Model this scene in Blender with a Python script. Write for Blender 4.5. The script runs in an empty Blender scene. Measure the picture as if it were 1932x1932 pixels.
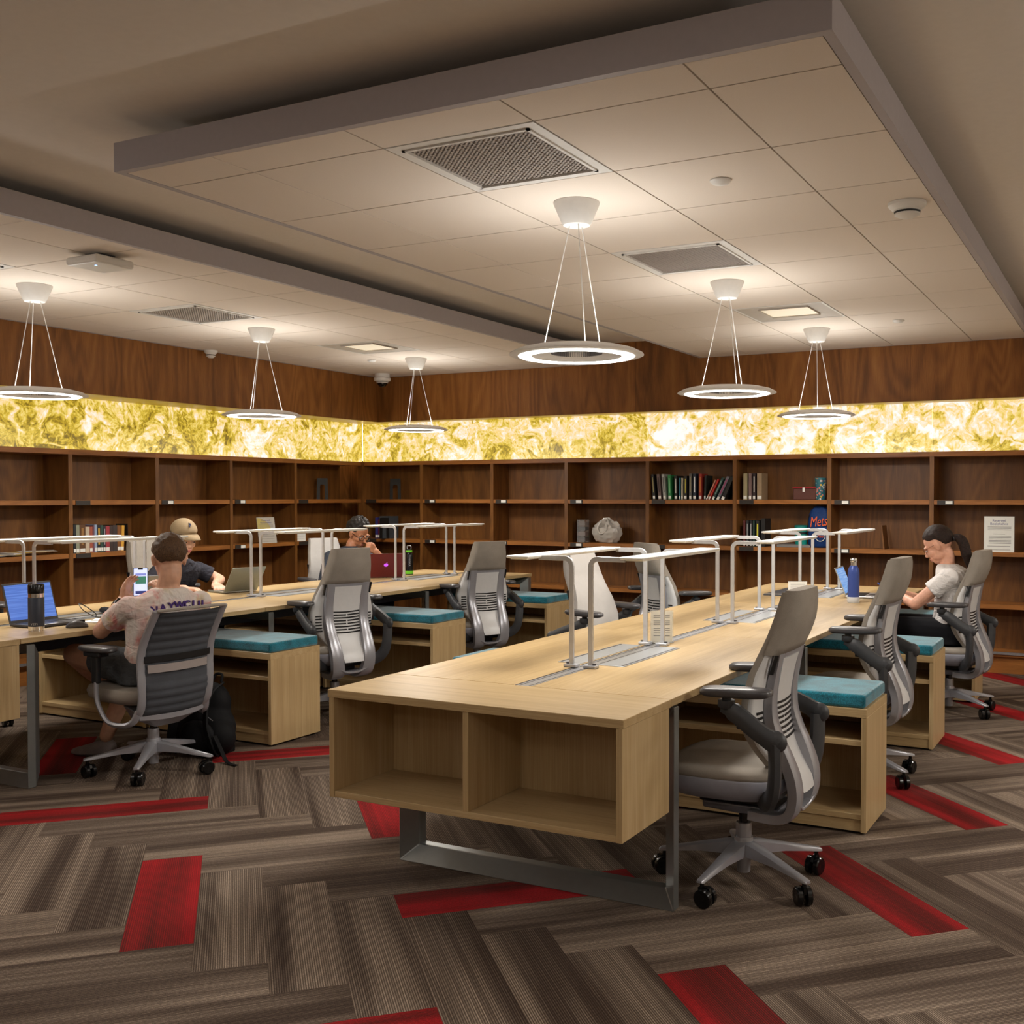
import bpy, bmesh, math, random
from mathutils import Vector, Matrix, Euler
random.seed(7)
D = bpy.data
S = bpy.context.scene
COL = S.collection
PI = math.pi
rad = math.radians

# ------------------------------------------------------------------ camera
cam_d = D.cameras.new('camera'); cam = D.objects.new('camera', cam_d); COL.objects.link(cam)
cam_d.sensor_width = 36.0; cam_d.lens = 36.0 * 2024.0 / 1932.0
cam_d.shift_x = -138.5 / 1932.0; cam_d.shift_y = 16.2 / 1932.0
YAW, PITCH = -0.4733, -0.0227
fwd = Vector((math.sin(YAW) * math.cos(PITCH), math.cos(YAW) * math.cos(PITCH), math.sin(PITCH)))
rt = Vector((math.cos(YAW), -math.sin(YAW), 0)); up = rt.cross(fwd)
cam.matrix_world = Matrix(((rt.x, up.x, -fwd.x, 0), (rt.y, up.y, -fwd.y, 0), (rt.z, up.z, -fwd.z, 1.42), (0, 0, 0, 1)))
cam_d.clip_start = 0.05
S.camera = cam
# ------------------------------------------------------------------ exposure and world
S.view_settings.view_transform = 'Standard'; S.view_settings.look = 'None'
S.view_settings.gamma = 1.0; S.view_settings.exposure = 0.0; S.view_settings.use_curve_mapping = False
W = D.worlds.new('world'); S.world = W; W.use_nodes = True
W.node_tree.nodes['Background'].inputs[0].default_value = (1.0, 0.93, 0.85, 1)
W.node_tree.nodes['Background'].inputs[1].default_value = 0.02
# ------------------------------------------------------------------ room lights and added fill lamps
PEND_DOWN = 27.0; PEND_UP = 5.0
def area(name, loc, size, power, color=(1, 0.98, 0.97), rot=(0, 0, 0), shape='SQUARE', size_y=None, spread=180):
    l = D.lights.new(name, 'AREA'); l.energy = power; l.color = color; l.shape = shape; l.size = size
    if size_y: l.shape = 'RECTANGLE'; l.size_y = size_y
    l.spread = rad(spread)
    o = D.objects.new(name, l); COL.objects.link(o); o.location = loc; o.rotation_euler = rot
    o['kind'] = 'structure'
    return o
# fill lamps added out of view to brighten the foreground floor and ceiling
REAR = [(-1.5, 1.35), (-3.9, 1.2), (-6.4, 1.0), (-1.5, -1.6)]
REAR_FILL_P = [5, 5, 5, 3]
for (x, y), p in zip(REAR, REAR_FILL_P):
    area('rear_fill_lamp', (x, y, 2.775), 0.55, p)

# ------------------------------------------------------------------ mesh helpers
class MB:
    def __init__(s): s.v = []; s.f = []; s.m = []
    def add(s, vs, fs, mi=0, T=None):
        o = len(s.v)
        for p in vs:
            p = Vector(p)
            if T is not None: p = T @ p
            s.v.append(p)
        for f in fs: s.f.append(tuple(o + i for i in f)); s.m.append(mi)
        return s
    def box(s, x0, x1, y0, y1, z0, z1, mi=0, T=None):
        vs = [(x0, y0, z0), (x1, y0, z0), (x1, y1, z0), (x0, y1, z0), (x0, y0, z1), (x1, y0, z1), (x1, y1, z1), (x0, y1, z1)]
        return s.add(vs, [(0, 3, 2, 1), (4, 5, 6, 7), (0, 1, 5, 4), (1, 2, 6, 5), (2, 3, 7, 6), (3, 0, 4, 7)], mi, T)
    def loft(s, rings, mi=0, T=None, cap=True, closed=True):
        n = len(rings[0]); vs = [p for r in rings for p in r]; fs = []
        for a in range(len(rings) - 1):
            for i in range(n if closed else n - 1):
                j = (i + 1) % n
                fs.append((a * n + i, a * n + j, (a + 1) * n + j, (a + 1) * n + i))
        if cap and closed:
            fs.append(tuple(range(n))[::-1]); fs.append(tuple((len(rings) - 1) * n + i for i in range(n)))
        return s.add(vs, fs, mi, T)
    def sweep(s, path, sec, scales=None, mi=0, T=None, upv=(0, 0, 1), closed=False, cap=True):
        P = [Vector(p) for p in path]; n = len(P); rings = []
        U = Vector(upv)
        prev = None
        for i, p in enumerate(P):
            if closed: t = (P[(i + 1) % n] - P[i - 1])
            else: t = P[min(i + 1, n - 1)] - P[max(i - 1, 0)]
            t.normalize()
            if prev is None:
                b = t.cross(U)
                if b.length < 1e-3: b = t.cross(Vector((1, 0, 0)))
            else:
                b = prev - t * prev.dot(t)
            b.normalize(); prev = b.copy(); a = b.cross(t); a.normalize()
            k = scales[i] if scales else 1.0
            kx, ky = (k if isinstance(k, (tuple, list)) else (k, k))
            rings.append([p + b * (c[0] * kx) + a * (c[1] * ky) for c in sec])
        if closed: rings.append(rings[0])
        return s.loft(rings, mi, T, cap and not closed)
    def tube(s, path, r, n=10, mi=0, T=None, closed=False):
        sec = [(math.cos(2 * PI * i / n), math.sin(2 * PI * i / n)) for i in range(n)]
        rs = r if isinstance(r, (list, tuple)) else [r] * len(path)
        return s.sweep(path, sec, rs, mi, T, closed=closed)
    def flat(s, path, w, h, mi=0, T=None, upv=(0, 0, 1), scales=None, closed=False):
        sec = [(-w / 2, -h / 2), (w / 2, -h / 2), (w / 2, h / 2), (-w / 2, h / 2)]
        return s.sweep(path, sec, scales, mi, T, upv, closed)
    def lathe(s, prof, n=32, c=(0, 0, 0), mi=0, T=None, close=False):
        rings = []
        for i in range(n):
            a = 2 * PI * i / n
            rings.append([(c[0] + r * math.cos(a), c[1] + r * math.sin(a), c[2] + z) for r, z in prof])
        m = len(prof); vs = [p for r in rings for p in r]; fs = []
        for i in range(n):
            j = (i + 1) % n
            for k in range(m if close else m - 1):
                l = (k + 1) % m
                fs.append((i * m + k, j * m + k, j * m + l, i * m + l))
        return s.add(vs, fs, mi, T)
    def ell(s, c, r, T=None, mi=0, nu=16, nv=10):
        vs = [(c[0], c[1], c[2] - r[2])]
        for j in range(1, nv):
            ph = PI * j / nv - PI / 2
            for i in range(nu):
                a = 2 * PI * i / nu
                vs.append((c[0] + r[0] * math.cos(ph) * math.cos(a), c[1] + r[1] * math.cos(ph) * math.sin(a), c[2] + r[2] * math.sin(ph)))
        vs.append((c[0], c[1], c[2] + r[2])); fs = []
        for i in range(nu):
            k = (i + 1) % nu
            fs.append((0, 1 + k, 1 + i))
            for j in range(nv - 2):
                fs.append((1 + j * nu + i, 1 + j * nu + k, 1 + (j + 1) * nu + k, 1 + (j + 1) * nu + i))
            fs.append((1 + (nv - 2) * nu + i, 1 + (nv - 2) * nu + k, len(vs) - 1))
        return s.add(vs, fs, mi, T)
    def prism(s, poly, a0, a1, plane='xz', mi=0, T=None):
        def p3(p, a):
            return {'xz': (p[0], a, p[1]), 'xy': (p[0], p[1], a), 'yz': (a, p[0], p[1])}[plane]
        return s.loft([[p3(p, a0) for p in poly], [p3(p, a1) for p in poly]], mi, T)
    def build(s, name, mats, parent=None, loc=None, rot=None, bevel=0, smooth=None, seg=1, sub=0, remesh=0, fix=True):
        me = D.meshes.new(name)
        me.from_pydata([tuple(p) for p in s.v], [], s.f)
        if not isinstance(mats, (list, tuple)): mats = [mats]
        for m in mats: me.materials.append(m)
        if len(mats) > 1: me.polygons.foreach_set('material_index', s.m)
        if fix:
            bm = bmesh.new(); bm.from_mesh(me); bmesh.ops.recalc_face_normals(bm, faces=bm.faces); bm.to_mesh(me); bm.free()
        if smooth is not None:
            me.polygons.foreach_set('use_smooth', [True] * len(me.polygons))
            if smooth < 180: me.set_sharp_from_angle(angle=rad(smooth))
        me.update()
        o = D.objects.new(name, me); COL.objects.link(o)
        if parent is not None: o.parent = parent
        if loc is not None: o.location = loc
        if rot is not None: o.rotation_euler = rot
        if bevel:
            b = o.modifiers.new('bevel', 'BEVEL'); b.width = bevel; b.segments = seg; b.limit_method = 'ANGLE'; b.angle_limit = rad(40)
        if remesh:
            r = o.modifiers.new('remesh', 'REMESH'); r.mode = 'VOXEL'; r.voxel_size = remesh; r.use_smooth_shade = True
            sm = o.modifiers.new('smooth', 'SMOOTH'); sm.factor = 0.6; sm.iterations = 3
        if sub:
            q = o.modifiers.new('sub', 'SUBSURF'); q.levels = sub; q.render_levels = sub
        return o
def tag(o, label=None, cat=None, group=None, kind=None):
    if label: o['label'] = label
    if cat: o['category'] = cat
    if group: o['group'] = group
    if kind: o['kind'] = kind
    return o
def empty(name, loc=(0, 0, 0), rz=0, label=None, cat=None, group=None):
    o = D.objects.new(name, None); COL.objects.link(o); o.location = loc; o.rotation_euler = (0, 0, rz); o.empty_display_size = 0.1
    return tag(o, label, cat, group)
def copy_tree(o, parent=None):
    c = o.copy(); COL.objects.link(c)
    if parent is not None: c.parent = parent; c.matrix_parent_inverse = o.matrix_parent_inverse.copy()
    for ch in list(o.children): copy_tree(ch, c)
    return c
def arc(c, r, a0, a1, n=6, plane='xz', y=0.0):
    out = []
    for i in range(n + 1):
        a = a0 + (a1 - a0) * i / n
        u, v = c[0] + r * math.cos(a), c[1] + r * math.sin(a)
        out.append({'xz': (u, y, v), 'yz': (y, u, v), 'xy': (u, v, y)}[plane])
    return out
def lerp(a, b, t): return a + (b - a) * t
def interp(tab, x):
    if x <= tab[0][0]: return tab[0][1]
    for (a, b), (c, d) in zip(tab, tab[1:]):
        if x <= c: return lerp(b, d, (x - a) / (c - a))
    return tab[-1][1]
def smooth_path(pts, n=4):
    P = [Vector(p) for p in pts]; out = []
    for i in range(len(P) - 1):
        p0 = P[max(i - 1, 0)]; p1 = P[i]; p2 = P[i + 1]; p3 = P[min(i + 2, len(P) - 1)]
        for k in range(n):
            t = k / n
            out.append(0.5 * ((2 * p1) + (p2 - p0) * t + (2 * p0 - 5 * p1 + 4 * p2 - p3) * t * t + (3 * p1 - p0 - 3 * p2 + p3) * t ** 3))
    out.append(P[-1]); return out

# ------------------------------------------------------------------ materials
def srgb(r, g, b):
    f = lambda c: (c / 255 / 12.92) if c / 255 <= 0.04045 else ((c / 255 + 0.055) / 1.055) ** 2.4
    return (f(r), f(g), f(b), 1.0)
class NT:
    def __init__(s, name):
        s.mat = D.materials.new(name); s.mat.use_nodes = True; s.t = s.mat.node_tree; s.n = s.t.nodes; s.l = s.t.links
        s.b = s.n['Principled BSDF']
    def new(s, t, **kw):
        n = s.n.new(t)
        for k, v in kw.items():
            if k == 'ins':
                for a, b in v.items():
                    if isinstance(b, bpy.types.NodeSocket): s.l.new(b, n.inputs[a])
                    else: n.inputs[a].default_value = b
            else: setattr(n, k, v)
        return n
    def math(s, op, a, b=None, c=None):
        n = s.n.new('ShaderNodeMath'); n.operation = op
        for i, x in enumerate((a, b, c)):
            if x is None: continue
            if isinstance(x, bpy.types.NodeSocket): s.l.new(x, n.inputs[i])
            else: n.inputs[i].default_value = x
        return n.outputs[0]
    def coords(s, kind='Object', scale=(1, 1, 1), rnd=0.0):
        tc = s.n.new('ShaderNodeTexCoord'); mp = s.n.new('ShaderNodeMapping'); mp.inputs['Scale'].default_value = scale
        src = tc.outputs[kind]
        if rnd:
            oi = s.n.new('ShaderNodeObjectInfo'); mu = s.math('MULTIPLY', oi.outputs['Random'], rnd)
            va = s.n.new('ShaderNodeVectorMath'); va.operation = 'ADD'; s.l.new(src, va.inputs[0])
            cb = s.n.new('ShaderNodeCombineXYZ')
            for i in range(3): s.l.new(mu, cb.inputs[i])
            s.l.new(cb.outputs[0], va.inputs[1]); src = va.outputs[0]
        s.l.new(src, mp.inputs['Vector']); return mp.outputs[0]
    def noise(s, vec, scale=1.0, detail=3.0, rough=0.5, dist=0.0):
        n = s.n.new('ShaderNodeTexNoise'); s.l.new(vec, n.inputs['Vector'])
        n.inputs['Scale'].default_value = scale; n.inputs['Detail'].default_value = detail
        n.inputs['Roughness'].default_value = rough; n.inputs['Distortion'].default_value = dist
        return n
    def ramp(s, fac, stops, interp='LINEAR'):
        r = s.n.new('ShaderNodeValToRGB'); s.l.new(fac, r.inputs[0]); cr = r.color_ramp; cr.interpolation = interp
        while len(cr.elements) > 1: cr.elements.remove(cr.elements[-1])
        cr.elements[0].position = stops[0][0]; cr.elements[0].color = stops[0][1]
        for p, c in stops[1:]:
            e = cr.elements.new(p); e.color = c
        return r.outputs[0]
    def mix(s, fac, a, b, mode='MIX'):
        n = s.n.new('ShaderNodeMix'); n.data_type = 'RGBA'; n.blend_type = mode
        for i, x in ((0, fac), (6, a), (7, b)):
            if isinstance(x, bpy.types.NodeSocket): s.l.new(x, n.inputs[i])
            else: n.inputs[i].default_value = x
        return n.outputs[2]
    def base(s, x):
        if isinstance(x, bpy.types.NodeSocket): s.l.new(x, s.b.inputs['Base Color'])
        else: s.b.inputs['Base Color'].default_value = x
    def bump(s, h, strength=0.3, dist=0.002):
        n = s.n.new('ShaderNodeBump'); n.inputs['Strength'].default_value = strength; n.inputs['Distance'].default_value = dist
        s.l.new(h, n.inputs['Height']); s.l.new(n.outputs[0], s.b.inputs['Normal'])
    def set(s, **kw):
        for k, v in kw.items(): s.b.inputs[k.replace('_', ' ')].default_value = v
        return s
MC = {}
def plain(name, rgb, rough=0.5, metal=0.0, noise=0.015, nscale=40, bump=0.0, spec=0.5, coat=0.0, emit=0.0):
    if name in MC: return MC[name]
    m = NT(name); c = srgb(*rgb)
    n = m.noise(m.coords('Object', (1, 1, 1)), nscale, 3)
    d = tuple(x * (1 - noise * 2) for x in c[:3]) + (1,); e = tuple(min(1, x * (1 + noise * 2)) for x in c[:3]) + (1,)
    m.base(m.ramp(n.outputs[0], [(0.3, d), (0.7, e)]))
    m.set(Roughness=rough, Metallic=metal); m.b.inputs['Specular IOR Level'].default_value = spec
    m.b.inputs['Coat Weight'].default_value = coat
    if bump: m.bump(n.outputs[0], bump, 0.001)
    if emit:
        m.l.new(m.b.inputs['Base Color'].links[0].from_socket, m.b.inputs['Emission Color']); m.b.inputs['Emission Strength'].default_value = emit
    MC[name] = m.mat; return m.mat
def emissive(name, rgb, strength):
    if name in MC: return MC[name]
    m = NT(name); m.base(srgb(*rgb)); m.b.inputs['Emission Color'].default_value = srgb(*rgb); m.b.inputs['Emission Strength'].default_value = strength
    MC[name] = m.mat; return m.mat
def light_wood(axis):
    key = 'light_oak_' + axis
    if key in MC: return MC[key]
    m = NT(key)
    sc = {'x': (1.2, 26, 26), 'y': (26, 1.2, 26), 'z': (26, 26, 1.2)}[axis]
    fs = {'x': (4, 420, 420), 'y': (420, 4, 420), 'z': (420, 420, 4)}[axis]
    a = m.noise(m.coords('Object', sc, 7.0), 1.0, 4, 0.6, 0.3); b = m.noise(m.coords('Object', fs, 3.0), 1.0, 2, 0.6)
    c1 = m.ramp(a.outputs[0], [(0.25, srgb(176, 150, 108)), (0.5, srgb(190, 164, 121)), (0.75, srgb(200, 176, 136))])
    c2 = m.ramp(b.outputs[0], [(0.35, srgb(206, 188, 156)), (0.65, (1, 1, 1, 1))])
    m.base(m.mix(0.45, c1, c2, 'MULTIPLY')); m.set(Roughness=0.36); m.bump(b.outputs[0], 0.06, 0.0006)
    m.b.inputs['Specular IOR Level'].default_value = 0.45
    MC[key] = m.mat; return m.mat
def dark_wood(key, axis='z', dark=(86, 52, 21), mid=(116, 74, 32), light=(136, 92, 44), strips=0.0, rnd=4.0, rough=0.45):
    if key in MC: return MC[key]
    m = NT(key)
    def s3(l, t): return {'x': (l, t, t), 'y': (t, l, t), 'z': (t, t, l)}[axis]
    a = m.noise(m.coords('Object', s3(0.8, 4.0), rnd), 1.0, 1.0, 0.4, 0.25)
    w = m.math('MULTIPLY', a.outputs[0], 60.0); w = m.math('SINE', w); w = m.math('MULTIPLY_ADD', w, 0.5, 0.5)
    f = m.noise(m.coords('Object', s3(9, 380), rnd), 1.0, 2, 0.6)
    f2 = m.noise(m.coords('Object', s3(0.5, 9), rnd), 1.0, 3, 0.6)
    ww = m.math('MULTIPLY', w, f.outputs[0])
    g = m.math('ADD', m.math('MULTIPLY', ww, 0.30), m.math('MULTIPLY', f2.outputs[0], 0.72)); g = m.math('ADD', g, m.math('MULTIPLY_ADD', f.outputs[0], 0.42, -0.18))
    c = m.ramp(g, [(0.22, srgb(*dark)), (0.5, srgb(*mid)), (0.78, srgb(*light))])
    if strips:
        tc = m.n.new('ShaderNodeTexCoord'); sp = m.n.new('ShaderNodeSeparateXYZ'); m.l.new(tc.outputs['Object'], sp.inputs[0])
        xy = m.math('ADD', sp.outputs[0], m.math('MULTIPLY', sp.outputs[1], 1.0))
        fl = m.math('FLOOR', m.math('DIVIDE', xy, strips))
        wn = m.n.new('ShaderNodeTexWhiteNoise'); wn.noise_dimensions = '1D'; m.l.new(fl, wn.inputs['W'])
        k = m.math('MULTIPLY_ADD', wn.outputs[0], 0.22, 0.89)
        fr = m.math('FRACT', m.math('DIVIDE', xy, strips)); ln = m.math('GREATER_THAN', fr, 0.006)
        k = m.math('MULTIPLY', k, m.math('MULTIPLY_ADD', ln, 0.25, 0.75))
        cb = m.n.new('ShaderNodeCombineColor')
        for i in range(3): m.l.new(k, cb.inputs[i])
        c = m.mix(1.0, c, cb.outputs[0], 'MULTIPLY')
    m.base(c); m.set(Roughness=rough); m.bump(g, 0.08, 0.0008)
    m.b.inputs['Specular IOR Level'].default_value = 0.4
    MC[key] = m.mat; return m.mat
def fabric(name, rgb, var=0.12, scale=300, rough=0.9, rgb2=None, sheen=0.0, folds=0.0):
    if name in MC: return MC[name]
    m = NT(name); c = srgb(*rgb)
    n = m.noise(m.coords('Object'), scale, 2, 0.7); n2 = m.noise(m.coords('Object'), 14, 3, 0.6)
    v = m.math('ADD', m.math('MULTIPLY', n.outputs[0], 0.6), m.math('MULTIPLY', n2.outputs[0], 0.4))
    d = tuple(x * (1 - var * 2.5) for x in c[:3]) + (1,); e = tuple(min(1, x * (1 + var * 2.5)) for x in c[:3]) + (1,)
    m.base(m.ramp(v, [(0.35, d), (0.65, e)])); m.set(Roughness=rough)
    if folds: add_folds(m, folds)
    else: m.bump(n.outputs[0], 0.25, 0.001)
    m.b.inputs['Sheen Weight'].default_value = sheen
    m.b.inputs['Specular IOR Level'].default_value = 0.2
    MC[name] = m.mat; return m.mat
def add_folds(m, k):
    f1 = m.noise(m.coords('Object', (1, 1, .55)), 11, 2, .5, 1.2); f2 = m.noise(m.coords('Object', (.6, .6, 1.3)), 17, 2, .5, .8)
    h = m.math('ADD', m.math('ABSOLUTE', m.math('SUBTRACT', f1.outputs[0], .5)), m.math('MULTIPLY', m.math('ABSOLUTE', m.math('SUBTRACT', f2.outputs[0], .5)), .6))
    m.bump(h, k, .05)
M = {}
M['alu'] = plain('brushed_aluminium', (196, 198, 203), 0.32, 0.85, 0.03, 60)
M['silver'] = plain('silver_paint', (186, 188, 194), 0.36, 0.5, 0.03, 60)
M['silver_d'] = plain('silver_grey_paint', (128, 128, 136), 0.35, 0.5, 0.03, 60)
M['white'] = plain('white_paint', (226, 224, 220), 0.45, 0, 0.01)
M['black'] = plain('black_plastic', (22, 22, 24), 0.4, 0, 0.05)
M['blackg'] = plain('glossy_black_plastic', (14, 14, 15), 0.18, 0, 0.02)
M['dgrey'] = plain('dark_grey_plastic', (66, 66, 70), 0.45, 0, 0.04)
M['navy'] = plain('dark_navy_metal', (34, 40, 54), 0.5, 0.1, 0.05)
M['ceil'] = plain('ceiling_paint', (226, 218, 208), 0.9, 0, 0.008, 30)
M['tile'] = plain('ceiling_tile', (226, 215, 203), 0.92, 0, 0.012, 260, 0.05)
M['gridm'] = plain('ceiling_grid_shadow_gap', (120, 106, 92), 0.8)
M['fascia'] = plain('fascia_metal', (176, 170, 174), 0.6, 0, 0.01)
M['chrome'] = plain('chrome', (220, 220, 222), 0.12, 1.0, 0.01)
M['paper'] = plain('paper', (232, 232, 226), 0.8, 0, 0.01)
M['teal'] = fabric('teal_chenille', (22, 108, 126), 0.26, 190, 0.95, sheen=0.5)
M['dwood'] = dark_wood('oak_veneer_dark')
M['dwoodx'] = dark_wood('oak_edge_dark', 'x', (120, 74, 32), (152, 96, 44), (172, 114, 58))
M['dwoodp'] = dark_wood('oak_wall_panel', 'z', (104, 64, 28), (146, 94, 44), (170, 116, 60), strips=1.22, rnd=0)
# ================================================================== THE SETTING
# carpet: herringbone planks
def carpet_material():
    m = NT('herringbone_carpet')
    at = m.n.new('ShaderNodeAttribute'); at.attribute_name = 'plank'
    sp = m.n.new('ShaderNodeSeparateColor'); m.l.new(at.outputs['Color'], sp.inputs[0])
    R, G, B = sp.outputs[0], sp.outputs[1], sp.outputs[2]
    uv = m.n.new('ShaderNodeUVMap'); uv.uv_map = 'UVMap'; su = m.n.new('ShaderNodeSeparateXYZ'); m.l.new(uv.outputs[0], su.inputs[0])
    U, V = su.outputs[0], su.outputs[1]
    def vec(a, b, c):
        n = m.n.new('ShaderNodeCombineXYZ')
        for i, x in enumerate((a, b, c)):
            if isinstance(x, bpy.types.NodeSocket): m.l.new(x, n.inputs[i])
            else: n.inputs[i].default_value = x
        return n.outputs[0]
    seed = m.math('MULTIPLY', R, 37.0)
    pile = m.noise(vec(m.math('MULTIPLY', U, 300.0), m.math('MULTIPLY', V, 300.0), seed), 1.0, 2, 0.7)
    omb = m.noise(vec(m.math('MULTIPLY', U, 0.5), m.math('MULTIPLY', V, 8.5), seed), 1.0, 2, 0.45)
    rows = m.math('DIVIDE', V, 0.0068)
    wn = m.n.new('ShaderNodeTexWhiteNoise'); wn.noise_dimensions = '2D'
    m.l.new(vec(m.math('FLOOR', rows), seed, 0), wn.inputs['Vector'])
    dash = m.noise(vec(m.math('MULTIPLY', U, 3.0), m.math('MULTIPLY', m.math('FLOOR', rows), 1.7), seed), 1.0, 1, 0.5)
    tri = m.math('SUBTRACT', 1.0, m.math('MULTIPLY', m.math('ABSOLUTE', m.math('SUBTRACT', m.math('FRACT', rows), 0.5)), 2.0))
    lm = m.ramp(tri, [(0.38, (0, 0, 0, 1)), (0.68, (1, 1, 1, 1))])
    om = m.ramp(omb.outputs[0], [(0.36, (0, 0, 0, 1)), (0.64, (1, 1, 1, 1))])
    rw = m.math('MULTIPLY', m.math('MULTIPLY_ADD', wn.outputs[0], 0.7, 0.35), m.math('MULTIPLY_ADD', dash.outputs[0], 0.8, 0.55))
    fac = m.math('MULTIPLY', m.math('MULTIPLY', lm, rw), m.math('MULTIPLY_ADD', om, 0.62, 0.24))
    fac = m.math('ADD', fac, m.math('MULTIPLY', om, 0.22))
    grey = m.mix(fac, srgb(58, 44, 36), srgb(172, 154, 136))
    red = m.mix(m.math('ADD', m.math('MULTIPLY', om, 0.62), m.math('MULTIPLY', m.math('MULTIPLY', lm, rw), 0.4)), srgb(74, 28, 22), srgb(178, 26, 34))
    c = m.mix(G, grey, red)
    c = m.mix(0.62, c, m.ramp(pile.outputs[0], [(0.32, (0.42, 0.42, 0.42, 1)), (0.68, (1.5, 1.5, 1.5, 1))]), 'MULTIPLY')
    m.base(c); m.set(Roughness=0.95); m.b.inputs['Specular IOR Level'].default_value = 0.15
    m.bump(m.math('ADD', m.math('MULTIPLY', pile.outputs[0], 1.0), m.math('MULTIPLY', lm, 0.5)), 0.6, 0.003)
    return m.mat
def build_floor():
    w = 0.22; s2 = math.sqrt(0.5)
    reds = {('h', -20, -2), ('v', -24, -5), ('h', -17, 9), ('h', -13, 5), ('v', -17, 2), ('h', -24, 2), ('h', -21, 13), ('v', -13, -2),
            ('h', -25, 17), ('h', -33, 25), ('h', -29, 21), ('v', -28, -1), ('h', -31, -5), ('v', -21, 6), ('h', -28, 6), ('v', -32, 3)}
    rnd = random.Random(3)
    vs, fs, uvs, cols = [], [], [], []
    X0, X1, Y0, Y1 = -7.9, 2.6, -3.6, 9.5
    seen = set()
    for i in range(-75, 60):
        for j in range(-65, 65):
            m = (i - j - 6) % 8
            pid = ('h', i - m, j) if m < 4 else ('v', i, j - (7 - m))
            if pid in seen: continue
            seen.add(pid)
            k, a, b = pid
            L, Wd = (4, 1) if k == 'h' else (1, 4)
            a0, b0 = (a - 0.35) * w, (b + 0.33) * w
            cs = [(a0, b0), (a0 + L * w, b0), (a0 + L * w, b0 + Wd * w), (a0, b0 + Wd * w)]
            P = [((p + q_) * s2, (q_ - p) * s2) for p, q_ in cs]
            cx = sum(p[0] for p in P) / 4; cy = sum(p[1] for p in P) / 4
            if not (X0 - .5 < cx < X1 + .5 and Y0 - .5 < cy < Y1 + .5): continue
            o = len(vs)
            vs += [(min(max(x, X0), X1), min(max(y, Y0), Y1), 0) for x, y in P]; fs.append((o, o + 1, o + 2, o + 3))
            uv = [(0, 0), (L * w, 0), (L * w, Wd * w), (0, Wd * w)]
            if k == 'v': uv = [(y, x) for x, y in uv]
            uvs += uv
            cols += [(rnd.random(), 1.0 if pid in reds else 0.0, rnd.random(), 1)] * 4
    me = D.meshes.new('floor'); me.from_pydata(vs, [], fs); me.materials.append(carpet_material())
    ul = me.uv_layers.new(name='UVMap'); ca = me.color_attributes.new('plank', 'FLOAT_COLOR', 'CORNER')
    ul = me.uv_layers['UVMap']
    for l, u in enumerate(uvs): ul.data[l].uv = u
    ca = me.color_attributes['plank']
    for l, c in enumerate(cols): ca.data[l].color = c
    o = D.objects.new('floor', me); COL.objects.link(o); tag(o, kind='structure'); return o
build_floor()
def struct(name, mb, mats, **kw): return tag(mb.build(name, mats, **kw), kind='structure')
M['onyx_back'] = emissive('light_box_white', (255, 244, 214), 1.6)
struct('ceiling', MB().box(-7.7, 2.6, 2.44, 9.5, 2.83, 2.95), M['ceil'])
struct('ceiling_bulkhead', MB().box(-7.7, 2.6, -3.6, 2.44, 2.80, 2.95), M['ceil'])
M['plaster'] = plain('wall_plaster', (188, 176, 158), 0.85, 0, 0.01)
struct('wall_back', MB().box(-7.7, 2.6, 9.46, 9.6, 0, 2.95), M['dwoodp'])
struct('wall_left', MB().box(-7.85, -7.7, -3.6, 9.6, 0, 2.95), M['dwoodp'])
struct('wall_right', MB().box(2.6, 2.75, -3.6, 9.6, 0, 2.95), M['plaster'])
struct('wall_front', MB().box(-7.7, 2.6, -3.75, -3.6, 0, 2.95), M['plaster'])
# oak panelling above the light band (hangs forward of the bookcases)
struct('trim_1', MB().box(-7.0, 2.6, 8.95, 9.46, 2.19, 2.83), M['dwoodp'])
struct('trim_2', MB().box(-7.7, -7.0, -3.6, 9.46, 2.19, 2.83), M['dwoodp'])
# backlit light boxes behind the stone panels
struct('trim_3', MB().box(-7.36, 2.6, 9.16, 9.2, 1.80, 2.19), M['onyx_back'])
struct('trim_4', MB().box(-7.42, -7.38, 1.4, 9.2, 1.80, 2.19), M['onyx_back'])

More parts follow.
